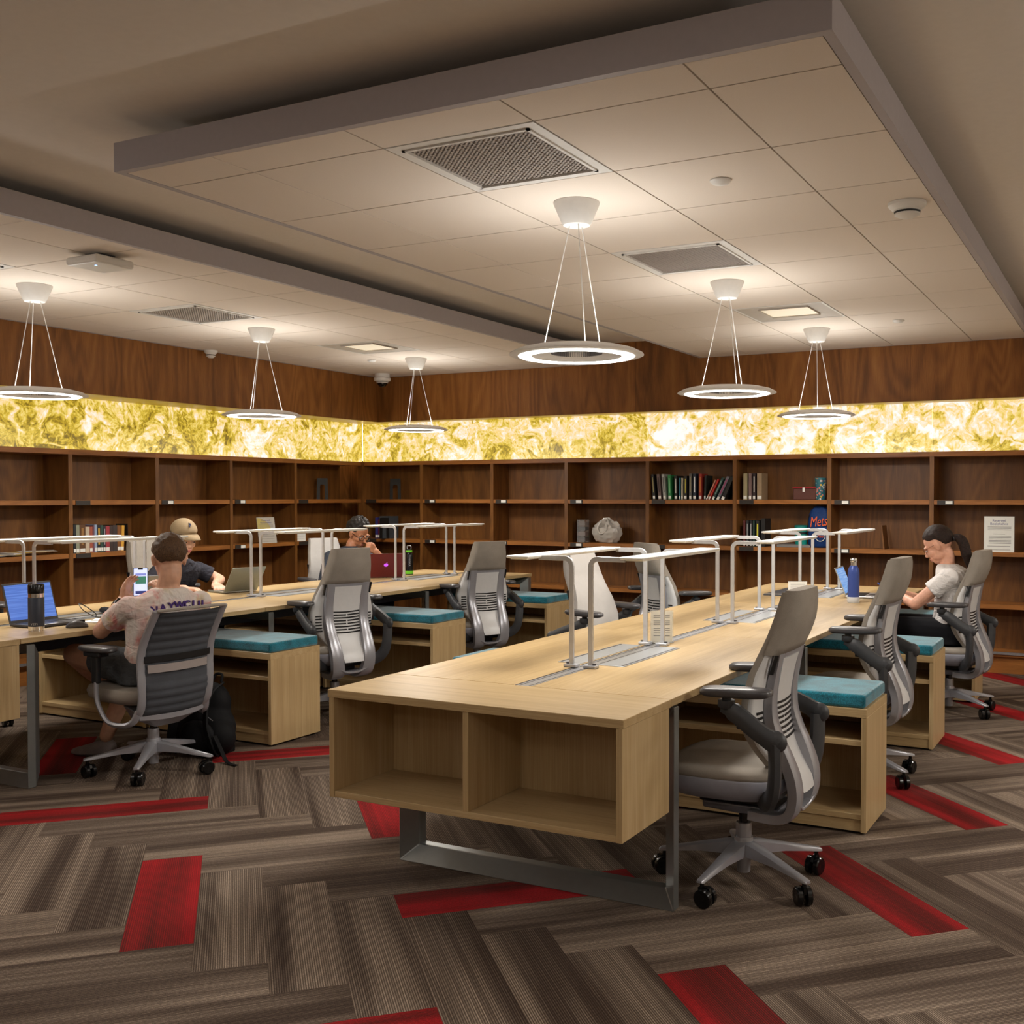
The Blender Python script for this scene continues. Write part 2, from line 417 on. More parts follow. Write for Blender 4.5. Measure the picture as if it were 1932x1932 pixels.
def onyx_material():
    m = NT('backlit_onyx')
    geo = m.n.new('ShaderNodeNewGeometry'); mp = m.n.new('ShaderNodeMapping'); m.l.new(geo.outputs['Position'], mp.inputs[0])
    v = mp.outputs[0]
    d1 = m.noise(v, 3.4, 3, 0.55, 0.8)
    vm = m.n.new('ShaderNodeVectorMath'); vm.operation = 'MULTIPLY_ADD'; m.l.new(d1.outputs['Color'], vm.inputs[0])
    vm.inputs[1].default_value = (0.6, 0.6, 0.6); m.l.new(v, vm.inputs[2])
    a = m.noise(vm.outputs[0], 4.0, 5, 0.62, 1.3)
    d2 = m.noise(v, 5.0, 2, 0.5, 0.8)
    vm2 = m.n.new('ShaderNodeVectorMath'); vm2.operation = 'MULTIPLY_ADD'; m.l.new(d2.outputs['Color'], vm2.inputs[0])
    vm2.inputs[1].default_value = (0.3, 0.3, 0.3); m.l.new(v, vm2.inputs[2])
    b = m.noise(vm2.outputs[0], 11, 5, 0.65, 1.6)
    oi = m.n.new('ShaderNodeObjectInfo'); sc = m.n.new('ShaderNodeSeparateColor'); m.l.new(oi.outputs['Color'], sc.inputs[0])
    f = m.math('ADD', m.math('MULTIPLY', a.outputs[0], 0.72), m.math('MULTIPLY', b.outputs[0], 0.36))
    f = m.math('ADD', f, m.math('MULTIPLY_ADD', sc.outputs[0], 0.17, -0.09))
    c = m.ramp(f, [(0.36, srgb(88, 70, 6)), (0.42, srgb(170, 142, 24)), (0.47, srgb(212, 184, 62)), (0.51, srgb(234, 208, 118)),
                   (0.545, srgb(250, 214, 160)), (0.59, srgb(252, 232, 212)), (0.64, srgb(255, 253, 250))])
    m.base((0.3, 0.25, 0.1, 1)); m.l.new(c, m.b.inputs['Emission Color']); m.b.inputs['Emission Strength'].default_value = 1.0
    m.set(Roughness=0.3)
    return m.mat
M['onyx'] = onyx_material()
XB = [-7.35, -6.589, -5.728, -4.885, -4.030, -3.180, -2.331, -1.485, -0.638, 0.21]
YL = [9.13, 8.10, 7.255, 6.42, 5.59, 4.75, 3.91, 3.07, 2.23]
names_b = ['in the room corner', 'second from the room corner', 'third from the room corner', 'fourth from the room corner', 'over the long row of books',
           'over the bay with the blue drawstring bag', 'left of the one over the white notice', 'over the bay with the white notice', 'past the white notice at the frame edge']
tones_b = [0.25, 0.45, 0.40, 0.38, 0.74, 0.68, 0.62, 0.46, 0.45]
for i in range(len(XB) - 1):
    o = MB().box(XB[i] + .0015, XB[i + 1] - .0015, 9.135, 9.155, 1.785, 2.19).build('backlit_panel', M['onyx'])
    o.color = (tones_b[i], 0, 0, 1)
    tag(o, 'golden lit stone panel, back wall, ' + names_b[i], 'light panel', 'glowing stone panels above the bookcases')
names_l = ['nearest the room corner', 'behind the middle left ring lamp', 'third from the room corner', 'fourth from the room corner', 'just right of the left edge lamp', 'behind the leftmost ring lamp', 'at the left frame edge']
tones_l = [0.25, 0.42, 0.2, 0.18, 0.12, 0.10, 0.10]
for i in range(7):
    o = MB().box(-7.375, -7.355, YL[i + 1] + .0015, (YL[i] if i else 9.13) - .0015, 1.785, 2.19).build('backlit_panel', M['onyx'])
    o.color = (tones_l[i], 0, 0, 1)
    tag(o, 'yellow lit stone panel, left wall, ' + names_l[i], 'light panel', 'glowing stone panels above the bookcases')

# ---------------------------------------------------------------- bookcases
M['tagplate'] = plain('shelf_label_plate', (44, 38, 34), 0.5)
def bay(loc, rz, w, label, tags, bookcase_left=True, depth=0.31):
    e = empty('bookcase', (loc[0], loc[1], 0), rz, label, 'bookcase', 'built-in oak bookcase bays')
    H = 1.785
    MB().box(-.0175, .0175, 0, depth, 0.0, H - .04).build('upright', M['dwood'], e)
    MB().box(.0175, w - .0175, depth - .012, depth, .13, H - .04).build('back_panel', M['dwood'], e)
    for z in (1.37, .955, .535):
        MB().box(.0175, w - .0175, .004, depth - .012, z - .018, z + .018).build('shelf', M['dwoodx'], e)
    MB().box(.0175, w - .0175, .004, depth - .012, .135, .165).build('bottom_shelf', M['dwoodx'], e)
    MB().box(-.0175, w - .0175, -.004, depth, H - .04, H).build('top_rail', M['dwoodx'], e)
    MB().box(.0175, w - .0175, .03, .05, 0.0, .135).build('plinth', M['dwoodx'], e)
    MB().box(-.0175, w - .0175, -.012, .003, .155, .175).build('metal_strip', M['alu'], e)
    for z, t in zip((1.37, .955), tags):
        if not t: continue
        p = MB().box(.045, .175, -.002, .0045, z - .02, z + .016).build('label_holder', M['tagplate'], e)
        if t == 'w': MB().box(.11, .165, -.004, -.0015, z - .014, z + .011).build('paper_tag', M['paper'], p)
    return e
bl = ['at the corner, behind the man in glasses', 'with empty shelves, next right of the man in glasses', 'with empty shelves, left of the bay with the plastic bag',
      'holding a crumpled plastic bag and a clear acrylic stand', 'holding the long row of upright books', 'holding a drawstring bag, tumbler and two small book groups',
      'with a brown bookend standing on its second shelf', 'holding the white printed notice at the right edge', 'beyond the white notice bay']
bt = ['kk', 'ww', 'ww', 'ww', 'kk', 'kk', 'ww', 'ww', '']
for i in range(9):
    bay((XB[i], 9.13), 0, XB[i + 1] - XB[i], 'oak bookcase bay, back wall, ' + bl[i], bt[i])
ll = ['at the corner left of the man in glasses', 'with a tilted yellow and white notice on its shelf', 'behind the person in the tan cap', 'with a row of coloured books above the light bar', 'with loose papers on its shelf at the left', 'at the left frame edge']
lt = ['kk', 'ww', 'wk', 'kk', '', '']
for i in range(6):
    y1 = YL[i] if i else 8.93; y0 = YL[i + 1]
    bay((-7.35, y0), PI / 2, y1 - y0 if i else 9.13 - y0, 'oak bookcase bay, left wall, ' + ll[i], lt[i])
struct('trim_5', MB().box(-7.39, -7.33, 9.10, 9.16, 0, 1.785), M['dwood'])

# ---------------------------------------------------------------- tiled ceiling clouds
def cloud(label, x0, x1, y0, y1, gx, gy, holes, z0=2.645, z1=2.755):
    e = empty('ceiling_panel', (0, 0, 0), 0, label, 'ceiling panel'); e['kind'] = 'structure'
    f = MB(); t = .012
    f.box(x0, x1, y0, y0 + t, z0, z1); f.box(x0, x1, y1 - t, y1, z0, z1); f.box(x0, x0 + t, y0 + t, y1 - t, z0, z1); f.box(x1 - t, x1, y0 + t, y1 - t, z0, z1)
    f.box(x0 + t, x1 - t, y0 + t, y1 - t, z1 - .01, z1)
    # narrow rim seen from below
    f.box(x0 + t, x1 - t, y0 + t, y0 + .03, z0, z0 + .004); f.box(x0 + t, x0 + .03, y0 + .03, y1 - t, z0, z0 + .004); f.box(x1 - .03, x1 - t, y0 + .03, y1 - t, z0, z0 + .004)
    f.build('fascia', M['fascia'], e)
    MB().box(x0 + t, x1 - t, y0 + t, y1 - t, z0 + .014, z0 + .018).build('grid_recess', M['gridm'], e)
    xs = [x0 + .03] + [g for g in gx if x0 + .06 < g < x1 - .06] + [x1 - .03]
    ys = [y0 + .03] + [g for g in gy if y0 + .06 < g < y1 - .03] + [y1 - t]
    tl = MB(); g = .0035
    for a, b in zip(xs, xs[1:]):
        for c, d in zip(ys, ys[1:]):
            if any(abs((a + b) / 2 - hx) < .2 and abs((c + d) / 2 - hy) < .2 for hx, hy in holes): continue
            tl.box(a + g, b - g, c + g, d - g, z0 + .001, z0 + .010)
    tl.build('ceiling_tiles', M['tile'], e)
    return e
GX = [-3.593 + .61 * i for i in range(0, 7)]; GY = [3.07 + .61 * j for j in range(-12, 12)]
GRILLES = [(-2.067, 3.375), (-2.067, 5.205)]; TROFF = [(-2.067, 7.035)]
cloud('suspended cream tiled ceiling panel over the near table', -3.45, -0.72, 2.825, 8.95, GX, GY, GRILLES + TROFF)
LX = [-4.73 - .61 * i for i in range(-1, 5)]; LY = [3.75 + .61 * j for j in range(-14, 12)]
LG = [(-5.645, 5.275), (-5.645, 3.445)]; LT = [(-5.645, 7.105)]
cloud('cream tiled ceiling panel along the left wall', -7.0, -4.37, -2.5, 8.95, [-6.56, -5.95, -5.34, -4.73], LY, LG + LT)
M['grille_d'] = plain('grille_dark', (112, 102, 96), 0.7)
def grille(x, y, label, h=.305):
    e = empty('air_grille', (x, y, 2.645), 0, label, 'air grille', 'square ceiling air grilles')
    f = MB(); o = h - .004; i = h - .045
    for a, b, c, d in ((-o, o, -o, -i), (-o, o, i, o), (-o, -i, -i, i), (i, o, -i, i)): f.box(a, b, c, d, 0, .012)
    for a, b, c, d in ((-i, i, -i, -i + .012), (-i, i, i - .012, i), (-i, -i + .012, -i, i), (i - .012, i, -i, i)): f.box(a, b, c, d, -.006, .012)
    f.build('frame', M['white'], e)
    c = MB(); n = 26; s = 2 * i / n
    for k in range(1, n): c.box(-i + k * s - .004, -i + k * s + .004, -i, i, .002, .012); c.box(-i, i, -i + k * s - .004, -i + k * s + .004, .002, .012)
    c.build('eggcrate_core', plain('eggcrate', (176, 166, 158), 0.6), e)
    MB().box(-i, i, -i, i, .013, .015).build('duct_back', M['grille_d'], e)
grille(*GRILLES[0], 'large square eggcrate air grille in the ceiling, nearest the camera')
grille(*GRILLES[1], 'square eggcrate air grille in the ceiling behind the near ring lamp')
grille(*LG[0], 'square eggcrate air grille in the left ceiling by the middle left ring lamp')
grille(*LG[1], 'square eggcrate air grille cut by the left frame edge')
def troffer(x, y, label):
    e = empty('recessed_downlight', (x, y, 2.645), 0, label, 'ceiling light', 'unlit recessed ceiling lights')
    f = MB(); o = .301; i = .285; k = .165
    for a, b, c, d in ((-o, o, -o, -i), (-o, o, i, o), (-o, -i, -i, i), (i, o, -i, i)): f.box(a, b, c, d, 0, .012)
    f.build('frame', M['white'], e)
    g = MB(); g.loft([[(-i, -i, .002), (i, -i, .002), (i, i, .002), (-i, i, .002)], [(-k, -k, .012), (k, -k, .012), (k, k, .012), (-k, k, .012)]], cap=False); g.loft([[(-k, -k, .012), (k, -k, .012), (k, k, .012), (-k, k, .012)], [(-k, -k, .0), (k, -k, .0), (k, k, .0), (-k, k, .0)]], cap=False)
    g.build('reflector', plain('reflector_white', (186, 178, 168), 0.5), e)
    MB().box(-k + .002, k - .002, -k + .002, k - .002, .008, .011).build('lens', emissive('troffer_lens_reflection', (226, 214, 190), 0.6), e)  # lamp is off; the lens glow imitates reflected light
troffer(*TROFF[0], 'recessed square light opening in the ceiling before the far right ring lamp')
troffer(*LT[0], 'recessed square light opening in the left ceiling near the corner')
# glowing panels added above the unseen fill lamps
for (x, y) in REAR:
    o = MB().box(x - .3, x + .3, y - .3, y + .3, 2.79, 2.80 if y < 2.4 else 2.83).build('rear_fill_panel', emissive('rear_fill_glow', (255, 240, 220), 1.5))
    tag(o, kind='structure')
def detector(x, y, label, r=.06, kind='smoke'):
    e = empty('smoke_detector' if kind == 'smoke' else 'sensor_disc', (x, y, 2.645), 0, label, 'smoke detector' if kind == 'smoke' else 'ceiling sensor')
    if kind == 'smoke':
        MB().lathe([(0, 0), (r, 0), (r, -.012), (r * .82, -.026), (r * .7, -.03), (r * .7, -.036)], 32).build('base', M['white'], e, smooth=40)
        MB().lathe([(r * .66, -.03), (r * .66, -.05), (r * .35, -.062), (0, -.064)], 32).build('cap', M['white'], e, smooth=40)
        MB().lathe([(r * .69, -.036), (r * .67, -.044)], 32).build('vent_slot', M['black'], e)
    else:
        MB().lathe([(0, 0), (r, 0), (r, -.004), (r * .75, -.014), (0, -.02)], 28).build('disc', M['white'], e, smooth=40)
detector(-.86, 4.63, 'white smoke detector with black slots near the right ceiling edge', .078)
detector(-6.93, 6.62, 'small white smoke detector close to the left wall panelling', .055)
detector(-1.443, 3.967, 'white low disc sensor on the tile right of the large near ring lamp', .042, 'disc')
detector(-1.478, 7.67, 'small flat sprinkler cover near the far right ring lamp', .04, 'disc')
detector(-6.13, 7.75, 'small flat sprinkler cover left of the dome camera', .04, 'disc')
e = empty('dome_camera', (-6.72, 8.66, 2.645), 0, 'white dome security camera on the ceiling in the room corner', 'security camera')
MB().lathe([(0, 0), (.075, 0), (.075, -.035), (.085, -.045), (.08, -.07), (.055, -.08)], 32).build('housing', M['white'], e, smooth=40)
MB().ell((0, 0, -.085), (.052, .052, .05)).build('lens_dome', M['blackg'], e, smooth=180)
MB().tube([(.054 * math.cos(a * PI / 8), .054 * math.sin(a * PI / 8) , -.088) for a in range(16)], .005, 6, closed=True).build('ring', M['white'], e, smooth=180)
e = empty('wireless_access_point', (-4.70, 3.76, 2.645), 0, 'white square wireless box with blue light hung under the left ceiling', 'access point')
MB().box(-.05, .05, -.05, .05, -.02, 0).build('bracket', M['dgrey'], e)
MB().box(-.115, .115, -.115, .115, -.062, -.02).build('housing', M['white'], e, bevel=.014, seg=3)
MB().lathe([(0, 0), (.006, 0), (.005, -.002), (0, -.003)], 12, c=(.03, -.05, -.062)).build('status_light', emissive('blue_led', (120, 170, 255), 4), e)

# ---------------------------------------------------------------- ring pendants
M['ringlit'] = emissive('ring_diffuser_lit', (255, 253, 248), 6.0)
def pendant(x, y, label, rz, z=2.645, upk=1.0, dk=1.0):
    e = empty('pendant_lamp', (x, y, z), rz, label, 'pendant lamp', 'ring pendant lamps')
    MB().lathe([(0, 0), (.097, 0), (.097, -.004), (.062, -.085), (.056, -.094), (0, -.094)], 40).build('canopy', M['white'], e, smooth=35)
    for k in range(3):
        a = k * 2 * PI / 3 + .35
        MB().tube([(.03 * math.cos(a), .03 * math.sin(a), -.09), (.145 * math.cos(a), .145 * math.sin(a), -.60)], .0022, 6).build('cable', M['white'], e)
    zb = -.640
    MB().lathe([(.283, zb + .006), (.280, zb + .011), (.25, zb + .026), (.20, zb + .038), (.14, zb + .044), (.105, zb + .042), (.10, zb + .036), (.105, zb + .032),
                (.175, zb + .014), (.188, zb + .004), (.19, zb + .001), (.245, zb + .001), (.252, zb + .004), (.275, zb + .003)], 64, close=True).build('ring_body', plain('ring_white', (214, 212, 210), 0.4), e, smooth=50)
    MB().lathe([(.19, zb + .0005), (.20, zb - .004), (.235, zb - .004), (.245, zb + .0005)], 64).build('light_ring', M['ringlit'], e, smooth=60)
    lv = MB()
    for k in range(72):
        a = k * 2 * PI / 72
        T = Matrix.Rotation(a, 4, 'Z'); lv.box(.098, .108, -.0015, .0015, zb + .012, zb + .04, T=T)
    lv.lathe([(.112, zb + .034), (.17, zb + .018), (.178, zb + .012)], 64)
    lv.build('inner_louvre', plain('louvre_grey', (120, 118, 120), 0.5, 0.2), e)
    l = D.lights.new('pendant_light', 'AREA'); l.shape = 'DISK'; l.size = .5; l.energy = PEND_DOWN * dk; l.color = (1, .95, .88)
    o = D.objects.new('pendant_light', l); COL.objects.link(o); o.parent = e; o.location = (0, 0, zb - .012)
    l = D.lights.new('pendant_uplight', 'AREA'); l.shape = 'DISK'; l.size = .46; l.energy = PEND_UP * upk; l.color = (1, .97, .92)
    o = D.objects.new('pendant_uplight', l); COL.objects.link(o); o.parent = e; o.location = (0, 0, zb + .047); o.rotation_euler = (PI, 0, 0)
for x, y, lb, rz in ((-2.09, 4.0, 'large white ring lamp hanging closest to the camera over the near table', .9), (-2.09, 5.86, 'ring lamp hanging over the middle of the near table', .9),
                 (-2.09, 7.8, 'ring lamp hanging over the far end of the near table', .5), (-5.71, 4.12, 'ring lamp cut by the left frame edge over the left table', .3),
                 (-5.71, 5.94, 'ring lamp over the middle of the left table', .5), (-5.71, 7.84, 'ring lamp nearest the room corner over the left table', .4)):
    pendant(x, y, lb, rz)

# extra ring lamps added out of view to brighten ceiling and right side
for x, y, z in ((-5.71, 1.9, 2.645), (-5.71, -.4, 2.645), (-2.09, -1.2, 2.80), (1.5, .2, 2.80), (1.5, 3.4, 2.83), (1.5, 6.6, 2.83)):
    pendant(x, y, 'added fill ring lamp out of view at %s' % {(-5.71, 1.9): 'the left', (-5.71, -.4): 'the far left', (-2.09, -1.2): 'the rear', (1.5, .2): 'the right rear', (1.5, 3.4): 'the right', (1.5, 6.6): 'the far right'}[(x, y)], .3, z, 3.2, (1.7 if y > 3 else .6) if x > 1 else .4)

M['cove_glow'] = plain('soffit_cove_glow', (222, 196, 96), 0.35)  # yellow glow on the soffit underside, put into the strip colour
struct('glow_trim_7', MB().box(-6.995, 2.6, 8.953, 9.14, 2.186, 2.1895), M['cove_glow'])
struct('glow_trim_8', MB().box(-7.36, -7.003, 1.4, 9.14, 2.186, 2.1895), M['cove_glow'])
# ================================================================== TABLES
LW = {a: light_wood(a) for a in 'xyz'}
M['legm'] = plain('leg_silver', (150, 153, 152), .36, .75)
M['hatch'] = plain('hatch_aluminium', (176, 180, 184), 0.35, 0.6)
def leg_frame(e, x0, x1, y, top=.70, s=1):
    t, d, a, b = .0, .045, .055, .06
    mb = MB()
    def ring(ins, yy): return [(x0 + ins, yy, 0 + ins), (x1 - ins, yy, ins), (x1 - ins, yy, top - ins), (x0 + ins, yy, top - ins)]
    rs = [ring(0, y), ring(a, y + s * b), ring(a, y + s * (b + d)), ring(0, y + s * d)]
    vs = [p for r in rs for p in r]; fs = []
    for k in range(4):
        l = (k + 1) % 4
        for i in range(4):
            j = (i + 1) % 4; fs.append((k * 4 + i, k * 4 + j, l * 4 + j, l * 4 + i))
    mb.add(vs, fs)
    return mb.build('leg_frame', M['legm'], e, bevel=.003)
def table(xc, label, far):
    W2 = .58; x0, x1 = -W2, W2
    e = empty('work_table', (xc, 0, 0), 0, label, 'table')
    ys = [3.34, 4.97, 6.60, 8.25]; zt = .735; th = .026
    for a, b in zip(ys, ys[1:]):
        MB().box(x0, -.036, a + .001, b - .001, zt - th, zt).build('tabletop', LW['y'], e, bevel=.0015)
        MB().box(.036, x1, a + .001, b - .001, zt - th, zt).build('tabletop', LW['y'], e, bevel=.0015)
    c = MB(); c.box(-.034, .034, 3.345, 8.24, .70, .733); c.build('cable_channel', M['alu'], e, bevel=.001)
    g = MB(); g.box(-.0355, -.033, 3.345, 8.24, .71, .7345); g.box(.033, .0355, 3.345, 8.24, .71, .7345); g.box(-.02, -.017, 3.35, 8.24, .7325, .7336); g.box(.017, .02, 3.35, 8.24, .7325, .7336)
    g.build('channel_groove', M['black'], e)
    for yc in (4.18, 5.85, 7.46):
        for s in (-1, 1):
            h = MB().box(*(sorted((s * .042, s * .150))), yc - .30, yc + .30, zt, zt + .003).build('power_hatch', M['hatch'], e, bevel=.001)
            MB().box(*(sorted((s * .134, s * .143))), yc - .29, yc + .29, zt + .003, zt + .0038).build('hatch_slot', M['dgrey'], h)
    for y in (3.37, 5.0, 6.65): leg_frame(e, x0 + .002, x1 - .002, y)
    leg_frame(e, x0 + .002, x1 - .002, 8.24, s=-1)
    MB().box(-.2, .2, 3.5, 8.1, .60, .69).build('cable_tray', M['navy'], e)
    for y in (4.55, 6.2, 7.0):
        MB().box(.2, .206, y, y + .14, .61, .66).build('power_box', plain('power_box_white', (170, 172, 176), .5), e)
    return e
def end_cabinet(xc, label):
    e = empty('open_end_cabinet', (xc, 2.96, .352), 0, label, 'cabinet')
    w, dpt, h, t = .575, .375, .383, .022
    MB().box(-.58, .58, 0, .378, h - .028, h).build('top', LW['x'], e, bevel=.0015)
    MB().box(-w, -w + t, .002, dpt, 0, h - .028).build('side_panel', LW['z'], e, bevel=.001)
    MB().box(w - t, w, .002, dpt, 0, h - .028).build('side_panel', LW['z'], e, bevel=.001)
    MB().box(-w + t, w - t, .004, dpt, 0, t).build('bottom_panel', LW['x'], e, bevel=.001)
    MB().box(-.011, .011, .004, dpt - .03, t, h - .028).build('divider', LW['z'], e, bevel=.001)
    MB().box(-w + t, w - t, dpt - .03, dpt - .012, t, h - .028).build('back_panel', LW['z'], e)
NX, LXC = -1.965, -5.34
table(NX, 'long light oak double table in the right foreground with a silver centre channel', True)
end_cabinet(NX, 'light oak open two-hole cabinet on the near end of the foreground table')
table(LXC, 'long light oak double table on the left with laptops on it', True)
end_cabinet(LXC, 'light oak cabinet on the near end of the left table, cut by the frame')

M['alu_post'] = plain('post_aluminium', (205, 206, 208), .38, .6, .02, 60)
# task lights: two posts and a flat light bar
def task_light():
    e = empty('desk_light', (0, 0, .7335)); L = .73; H = .435
    for y in (0, L):
        p = MB(); path = [(0, y, .004), (0, y, H - .03)] + [(.03 - .03 * math.cos(a), y, H - .03 + .03 * math.sin(a)) for a in (rad(20), rad(45), rad(70), rad(90))] + [(.15, y, H)]
        p.flat(path, .020, .010, upv=(0, 1, 0)); o = p.build('post', M['alu_post'], e, smooth=25, bevel=.0008)
        b = MB().box(-.028, .028, y - .02, y + .02, 0, .012).build('clamp', M['silver'], e, bevel=.002)
        MB().lathe([(0, .018), (.008, .018), (.008, .012)], 12, c=(.016, y, 0)).build('clamp_screw', M['dgrey'], b)
    MB().box(.135, .235, -.02, L + .12, H + .001, H + .012).build('light_bar', plain('light_bar_white', (222, 222, 218), .35), e, bevel=.003)
    MB().box(.15, .225, 0, L + .10, H - .004, H + .001).build('diffuser', plain('bar_diffuser', (236, 236, 230), .3), e)
    return e
tl = None; k = 0
for xc, tn in ((NX, 'near'), (LXC, 'left')):
    for y, yn in ((3.80, 'front'), (5.49, 'middle'), (7.10, 'far')):
        for s in (-1, 1):
            if tl is None: o = tl = task_light()
            else: o = copy_tree(tl)
            o.location = (xc + s * .043, y if s == 1 else y + .73, .7358); o.rotation_euler = (0, 0, 0 if s == 1 else PI)
            tag(o, 'silver desk light, %s of the %s table, bar over its %s half' % (yn, tn, 'right' if s == 1 else 'left'), 'desk light', 'low desk lights along the table channels')

# bench cabinets with teal cushions
def bench(L=.985):
    e = empty('bench_cabinet'); d = .41
    MB().box(0, L, 0, d, .495, .532).build('top', LW['x'], e, bevel=.001)
    for a in (0, L - .022): MB().box(a, a + .022, .001, d, .012, .495).build('side_panel', LW['z'], e, bevel=.001)
    MB().box(.022, L - .022, d - .02, d - .004, .012, .495).build('back_panel', LW['z'], e)
    for z0, z1 in ((.372, .395), (.062, .085)): MB().box(.022, L - .022, .012, d - .02, z0, z1).build('shelf', LW['x'], e, bevel=.001)
    MB().box(.022, L - .022, .016, .034, .012, .062).build('plinth', LW['x'], e)
    MB().box(.03, .06, .05, .08, 0, .012).box(L - .06, L - .03, .05, .08, 0, .012).box(.03, .06, d - .08, d - .05, 0, .012).box(L - .06, L - .03, d - .08, d - .05, 0, .012).build('feet', M['black'], e)
    c = MB().box(.004, L - .006, .004, d - .004, .5325, .590).build('cushion', M['teal'], e, bevel=.013, seg=3, smooth=60)
    return e
bn = bench(); first = True
spots = [(-.985, 4.49, 1, 'near table, front right, beside the nearest chair'), (-.985, 6.16, 1, 'near table, middle right, in front of the woman'),
         (-.96, 7.72, 1, 'near table, far right, behind the woman'),
         (-3.14, 4.60, 0, 'near table, front left, only pad edge showing'), (-3.14, 6.25, 0, 'near table, middle left, hidden behind the tabletop'),
         (-4.33, 4.56, 1, 'left table, front right, beside the black backpack'), (-4.33, 6.13, 1, 'left table, middle right, between two high-backed chairs'),
         (-4.30, 7.70, 1, 'left table, far right near the bookcases'), (-6.33, 4.56, 0, 'left table, front left, behind the sneakers'), (-6.33, 6.13, 0, 'left table, middle left, under the desk')]
for x, y, right, lb in spots:
    o = bn if first else copy_tree(bn); first = False
    o.location = (x - .985 if right else x, y, 0)
    tag(o, 'oak bench cabinet with teal cushion, ' + lb, 'bench cabinet', 'bench cabinets between the chairs')
# ================================================================== CHAIRS
M['ch_fab'] = fabric('chair_upholstery', (146, 138, 128), 0.05, 500, 0.75)
M['ch_fab_l'] = fabric('chair_upholstery_light', (184, 180, 176), 0.03, 500, 0.6)
M['ch_shell'] = plain('chair_shell_light', (206, 206, 206), 0.4, 0.05, 0.01)
M['ch_frame'] = plain('chair_frame_silver', (160, 160, 166), 0.3, 0.4, 0.01)
M['armdk'] = plain('arm_plastic', (56, 57, 60), .45, 0, .04)
M['ch_seatpan'] = plain('chair_seat_pan', (150, 152, 164), 0.42, 0.15, 0.02)
def star_base(e, a0=0.0, r=.30):
    MB().lathe([(.0, .17), (.033, .17), (.035, .162), (.036, .135), (.045, .12), (.045, .095), (0, .095)], 28).build('base_hub', M['ch_frame'], e, smooth=40)
    MB().lathe([(.018, .33), (.018, .17)], 16).build('gas_cylinder', M['blackg'], e, smooth=60)
    MB().lathe([(0, .222), (.027, .222), (.029, .218), (.029, .17), (.026, .17), (.026, .095), (.024, .04), (0, .04)], 24).build('column_sleeve', M['ch_frame'], e, smooth=40)
    for k in range(5):
        a = a0 + k * 2 * PI / 5; T = Matrix.Rotation(a, 4, 'Z')
        rings = []
        for (x, w, zt, zb) in ((.02, .030, .158, .105), (.07, .027, .152, .106), (.16, .021, .132, .104), (.25, .0165, .112, .093), (r + .012, .0145, .098, .085), (r + .020, .011, .094, .086)):
            rings.append([(x, -w, zb), (x, w, zb), (x, w * .94, zt - .005), (x, w * .55, zt), (x, -w * .55, zt), (x, -w * .94, zt - .005)])
        MB().loft(rings, T=T).build('base_leg', M['ch_frame'], e, smooth=50)
        c = MB(); sw = k * 2.3
        ct = T @ Vector((r, 0, 0)); R2 = Matrix.Translation((ct.x, ct.y, 0)) @ Matrix.Rotation(sw, 4, 'Z')
        for s in (-1, 1):
            pr = [(0, s * .006), (.027, s * .006), (.0335, s * .009), (.0335, s * .024), (.029, s * .028), (.018, s * .0285), (0, s * .026)]
            rings = []
            n = 20
            vs = []
            for i in range(n):
                b = 2 * PI * i / n
                rings.append([(.012 + q_[0] * math.cos(b), q_[1], .0335 + q_[0] * math.sin(b)) for q_ in pr])
            m_ = len(pr); vv = [p for g in rings for p in g]; ff = []
            for i in range(n):
                j = (i + 1) % n
                for q2 in range(m_ - 1): ff.append((i * m_ + q2, j * m_ + q2, j * m_ + q2 + 1, i * m_ + q2 + 1))
            c.add(vv, ff, T=R2)
        c.tube([(0, 0, .030), (0, 0, .088)], .008, 8, T=R2)
        c.prism([(-.012, .045), (.03, .062), (.036, .05), (.03, .066), (.0, .074), (-.014, .066)], -.006, .006, 'xz', T=R2)
        c.build('caster', M['blackg'], e, smooth=35)
def seat_surface(w, y0, y1, zf, nx=12, ny=14):
    pass
